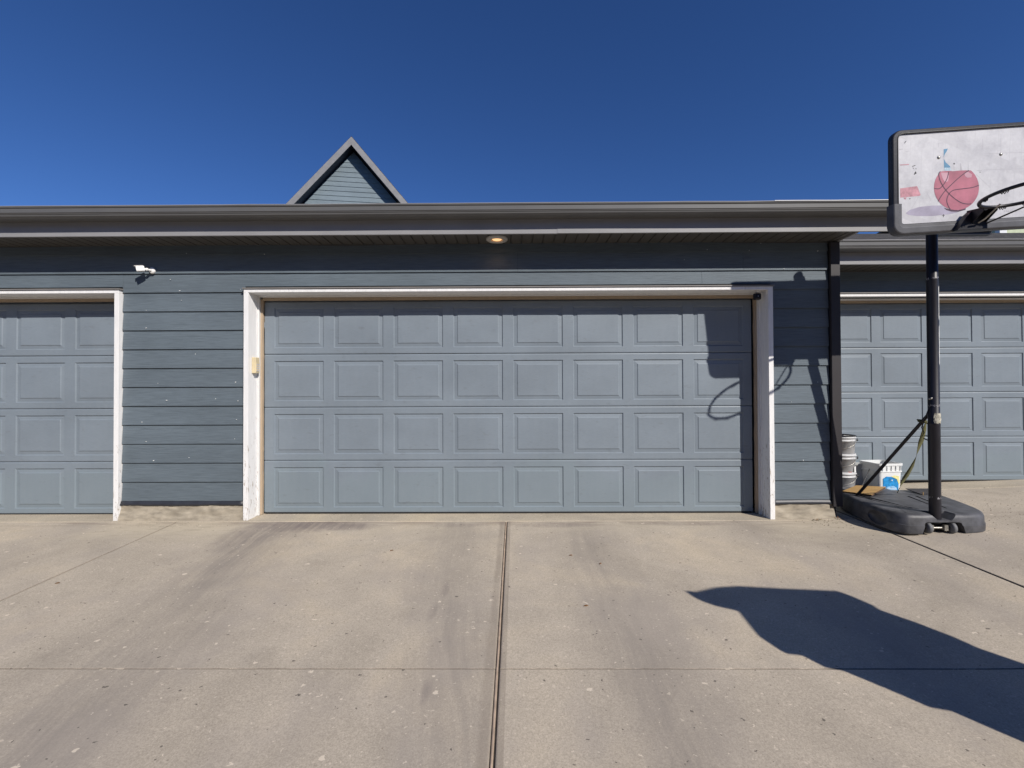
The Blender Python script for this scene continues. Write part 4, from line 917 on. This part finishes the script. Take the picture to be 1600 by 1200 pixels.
def square_pail(name, c, w0, w1, d0, h, mat, lab, rot=0, lid=False, tilt=0):
    t = thing(name, lab, 'pail', c); q = Matrix.Rotation(rot, 3, 'Z') @ Matrix.Rotation(tilt, 3, 'X'); cc = Vector(c)
    mb = MB(); lay = []
    for s, z, tk in ((.94, 0, 0), (1, .012, 0), (1 + (w1 / w0 - 1) * .72, h * .74, 0), (1 + (w1 / w0 - 1) * .74 + .05, h * .745, 0), (1 + (w1 / w0 - 1) * .76 + .05, h * .78, 0), (1 + (w1 / w0 - 1) * .76, h * .785, 0), (w1 / w0, h * .93, 0), (w1 / w0 + .06, h * .935, 0), (w1 / w0 + .06, h, 0), (w1 / w0 - .03, h, 0), (.93, .02, 0)):
        lay.append([cc + q @ Vector((x, y, z)) for x, y in rrect(-w0 / 2 * s, -d0 / 2 * s, w0 / 2 * s, d0 / 2 * s, .03, 4)])
    n = len(lay[0]); vs = [p for l in lay for p in l]; fs = [(j * n + i, j * n + (i + 1) % n, (j + 1) * n + (i + 1) % n, (j + 1) * n + i) for j in range(len(lay) - 1) for i in range(n)]
    fs += [tuple(range(n))[::-1], tuple((len(lay) - 1) * n + i for i in range(n))]
    mb.add(vs, fs, mat); 
    for i in range(5):
        for yy in (-1, 1):
            x = -w0 * .42 + w0 * .21 * i; p = [cc + q @ Vector((x + dx, yy * (d0 / 2 * (w1 / w0) + .002 + dd), zz)) for dx, dd, zz in ((0, 0, h * .79), (.006, 0, h * .79), (.006, 0, h * .93), (0, 0, h * .93))]
            mb.prism(p, q @ Vector((0, yy * .006, 0)), mat)
    ob = mb.build('pail_body', t, 0); return t, cc, q
px_, py_ = 4.02, 5.05; zz0 = gz(px_, py_)
t, cc, q = square_pail('pail', (px_, py_, zz0), .245, .275, .225, .365, 'pail', 'white square pail with a blue and yellow label, between hoop pole and buckets', .10)
d0 = .225; lm = MB()
def lb(x, z, o=.004): s = 1 + .115 * .72 * (z / .25); return cc + q @ Vector((x, -d0 / 2 * s - o, z))
lm.add([lb(x, z) for x, z in ((-.085, .015), (.085, .015), (.090, .135), (.065, .195), (.0, .222), (-.055, .228), (-.092, .205))], [(0, 1, 2, 3, 4, 5, 6)], 'labelblue')
lm.add([lb(x, z, .0045) for x, z in ((-.05, .03), (.07, .03), (.072, .10), (.03, .125), (-.048, .115))], [(0, 1, 2, 3, 4)], 'labelpaleblue')
lm.add([lb(x, z) for x, z in ((.0925, .135), (.0675, .197), (.003, .225), (.04, .238), (.090, .228), (.103, .16))], [(0, 1, 2, 3, 4, 5)], 'labelyellow')
lm.add([lb(x, z, .005) for x, z in ((.0, .19), (.02, .192), (.012, .176))], [(0, 1, 2)], 'labelwhite')
for i, (xa, xb, z_) in enumerate(((-.045, .06, .095), (-.045, .065, .078), (-.045, .05, .062), (-.045, .062, .046))): lm.add([lb(xa, z_, .0052), lb(xb, z_, .0052), lb(xb, z_ + .0035, .0052), lb(xa, z_ + .0035, .0052)], [(0, 1, 2, 3)], 'labelwhite')
lm.build('label', t, fix=False)
t2, cc2, q2 = square_pail('tub', (3.90, 5.24, gz(3.90, 5.24) + .03), .25, .29, .24, .29, 'tub', 'open grey square tub behind the white pail', -.15, tilt=-.10)
t2['category'] = 'tub'
mb = MB(); mb.box((3.50, 4.84, .085), (3.98, 5.02, .165), 'slab', Matrix.Rotation(-.08, 3, 'Z')); top(mb.build('paving_block', bevel=.012), 'long dark grey block lying in front of the grey buckets', 'block')
# plywood piece lying on the base
mb = MB(); pw = [cam_pt(1316, 771, 4.62), cam_pt(1338, 760, 4.85), cam_pt(1384, 770, 4.72), cam_pt(1362, 779, 4.42)]
pw = [Vector((p.x, p.y, z)) for p, z in zip(pw, (.205, .215, .225, .215))]
mb.add([p for p in pw] + [p - Vector((0, 0, .014)) for p in pw], [(0, 1, 2, 3), (7, 6, 5, 4)], 'wood'); mb.add([p - Vector((0, 0, .0002)) for p in pw] + [p - Vector((0, 0, .0138)) for p in pw], [(0, 4, 5, 1), (1, 5, 6, 2), (2, 6, 7, 3), (3, 7, 4, 0)], 'woodedge')
top(mb.build('plywood_sheet', fix=False), 'small yellow plywood offcut lying on the back of the hoop base', 'board')
mb = MB(); mb.prism([(3.98, 4.50, .193), (4.20, 4.55, .193), (4.22, 4.66, .215), (3.96, 4.66, .215)], (0, 0, .006), 'brown')
for x in (3.985, 4.155): mb.tube([(x, 4.49, .192), (x, 4.492, .222)], .004, 'wood', 6)
top(mb.build('metal_tray'), 'flat dark metal tray with two short pins on the rear of the hoop base', 'tray')
mb = MB(); mb.tube([(3.74, 4.90, .176), (3.94, 4.89, .180)], .012, 'pailgrey', 12); mb.tube([(3.72, 4.93, .18), (3.80, 4.97, .28), (3.86, 5.0, .36)], .004, 'black', 6)
top(mb.build('pipe_offcut'), 'pale pipe offcut lying on the dark grey block', 'pipe')
# chain hook and black stick at the foot of the corner board
# ------------------------------------------------------------------ made-up shape out of view, traced to cast the shadow on the right slab
TY = 1.0
def shp(X, Y):   # ground pixel -> point of the silhouette on the plane y = TY
    Rm = Matrix.Rotation(.007, 3, 'Z') @ Matrix.Rotation(math.pi / 2 + math.radians(.65), 3, 'X') @ Matrix.Rotation(-.004, 3, 'Z')
    r = Rm @ Vector(((X - 800) / 711.1, -(Y - 600) / 711.1, -1)); c = Vector((0, 0, 1.245)); lo_, hi_ = .5, 8
    for _ in range(60):
        m_ = (lo_ + hi_) / 2; p = c + r * m_
        if p.z > gz(p.x, p.y): lo_ = m_
        else: hi_ = m_
    p = c + r * lo_; tt = (TY - p.y) / SUN.y; return p + SUN * tt
sil = [(1600, 1137), (1540, 1133), (1485, 1109), (1450, 1103), (1390, 1077), (1310, 1044), (1282, 1039), (1245, 1020), (1220, 1017), (1185, 994), (1170, 976), (1150, 951), (1120, 941), (1084, 933), (1070, 924), (1080, 926), (1115, 918), (1150, 916), (1220, 920), (1310, 924), (1330, 931), (1365, 946), (1375, 953), (1430, 972), (1490, 995), (1530, 1013), (1600, 1037), (1680, 1066)]
sp = [shp(*p) for p in sil]
lowl, lowr = sp[0], sp[-1]
outl = [Vector((sp[1].x + .02, TY, .12))] + sp[1:] + [Vector((sp[-1].x + .02, TY, .12))]
T = thing('shadow_caster', 'unseen made-up shape right of the driveway, outlined to cast the shadow on the slab', 'caster', (2.9, TY, -.12))
mb = MB(); n = len(outl); c_ = sum(outl, Vector()) / n; vs = []
for yo, sc_ in ((-.05, .86), (-.03, .96), (0, 1), (.03, .96), (.05, .86)): vs += [c_ + (p - c_) * sc_ + Vector((0, yo, 0)) for p in outl]
fs = [(j * n + i, j * n + (i + 1) % n, (j + 1) * n + (i + 1) % n, (j + 1) * n + i) for j in range(4) for i in range(n)] + [tuple(range(n)), tuple(4 * n + i for i in range(n))]
mb.add(vs, fs, 'slab', False); mb.build('caster_body', T)
for x in (sp[1].x + .15, sp[-1].x - .15):
    mb = MB(); mb.tube([(x, TY, gz(x, TY)), (x, TY, .3)], .02, 'pole', 12); mb.tube([(x, TY - .25, gz(x, TY) + .02), (x, TY + .25, gz(x, TY) + .02)], .02, 'pole', 12); mb.build('leg', T)
# ------------------------------------------------------------------ camera, sun, sky
cam = bpy.data.cameras.new('camera'); cam.sensor_width = 36; cam.lens = 711.1 / 1600 * 36; cam.clip_start = .05; cam.clip_end = 1500
co = bpy.data.objects.new('camera', cam); C.objects.link(co)
co.matrix_world = Matrix.Translation((0, 0, 1.245)) @ (Matrix.Rotation(.007, 4, 'Z') @ Matrix.Rotation(math.pi / 2 + math.radians(.65), 4, 'X') @ Matrix.Rotation(-.004, 4, 'Z'))
bpy.context.scene.camera = co
sl_ = bpy.data.lights.new('sun', 'SUN'); sl_.energy = 5.0; sl_.angle = math.radians(.53); sl_.color = (1, .95, .88)
so = bpy.data.objects.new('sun', sl_); C.objects.link(so); so.rotation_euler = SUN.to_track_quat('Z', 'Y').to_euler()
wd = bpy.data.worlds.new('World'); bpy.context.scene.world = wd; wd.use_nodes = True; nt = wd.node_tree
bg = nt.nodes['Background']; sk = nt.nodes.new('ShaderNodeTexSky'); sk.sky_type = 'NISHITA'; sk.sun_disc = False
sk.sun_elevation = math.asin(SUN.z); sk.sun_rotation = math.atan2(SUN.x, SUN.y); sk.altitude = 1500; sk.air_density = .75; sk.dust_density = .0; sk.ozone_density = 4
gm = nt.nodes.new('ShaderNodeHueSaturation'); gm.inputs['Saturation'].default_value = 1.18; gm.inputs['Hue'].default_value = .51
nt.links.new(sk.outputs[0], gm.inputs['Color']); nt.links.new(gm.outputs[0], bg.inputs[0]); bg.inputs[1].default_value = .115
sc = bpy.context.scene; sc.view_settings.view_transform = 'Standard'; sc.view_settings.look = 'None'; sc.view_settings.exposure = 0; sc.view_settings.gamma = 1
for o in list(bpy.data.objects):
    if '_o' in o: del o['_o']
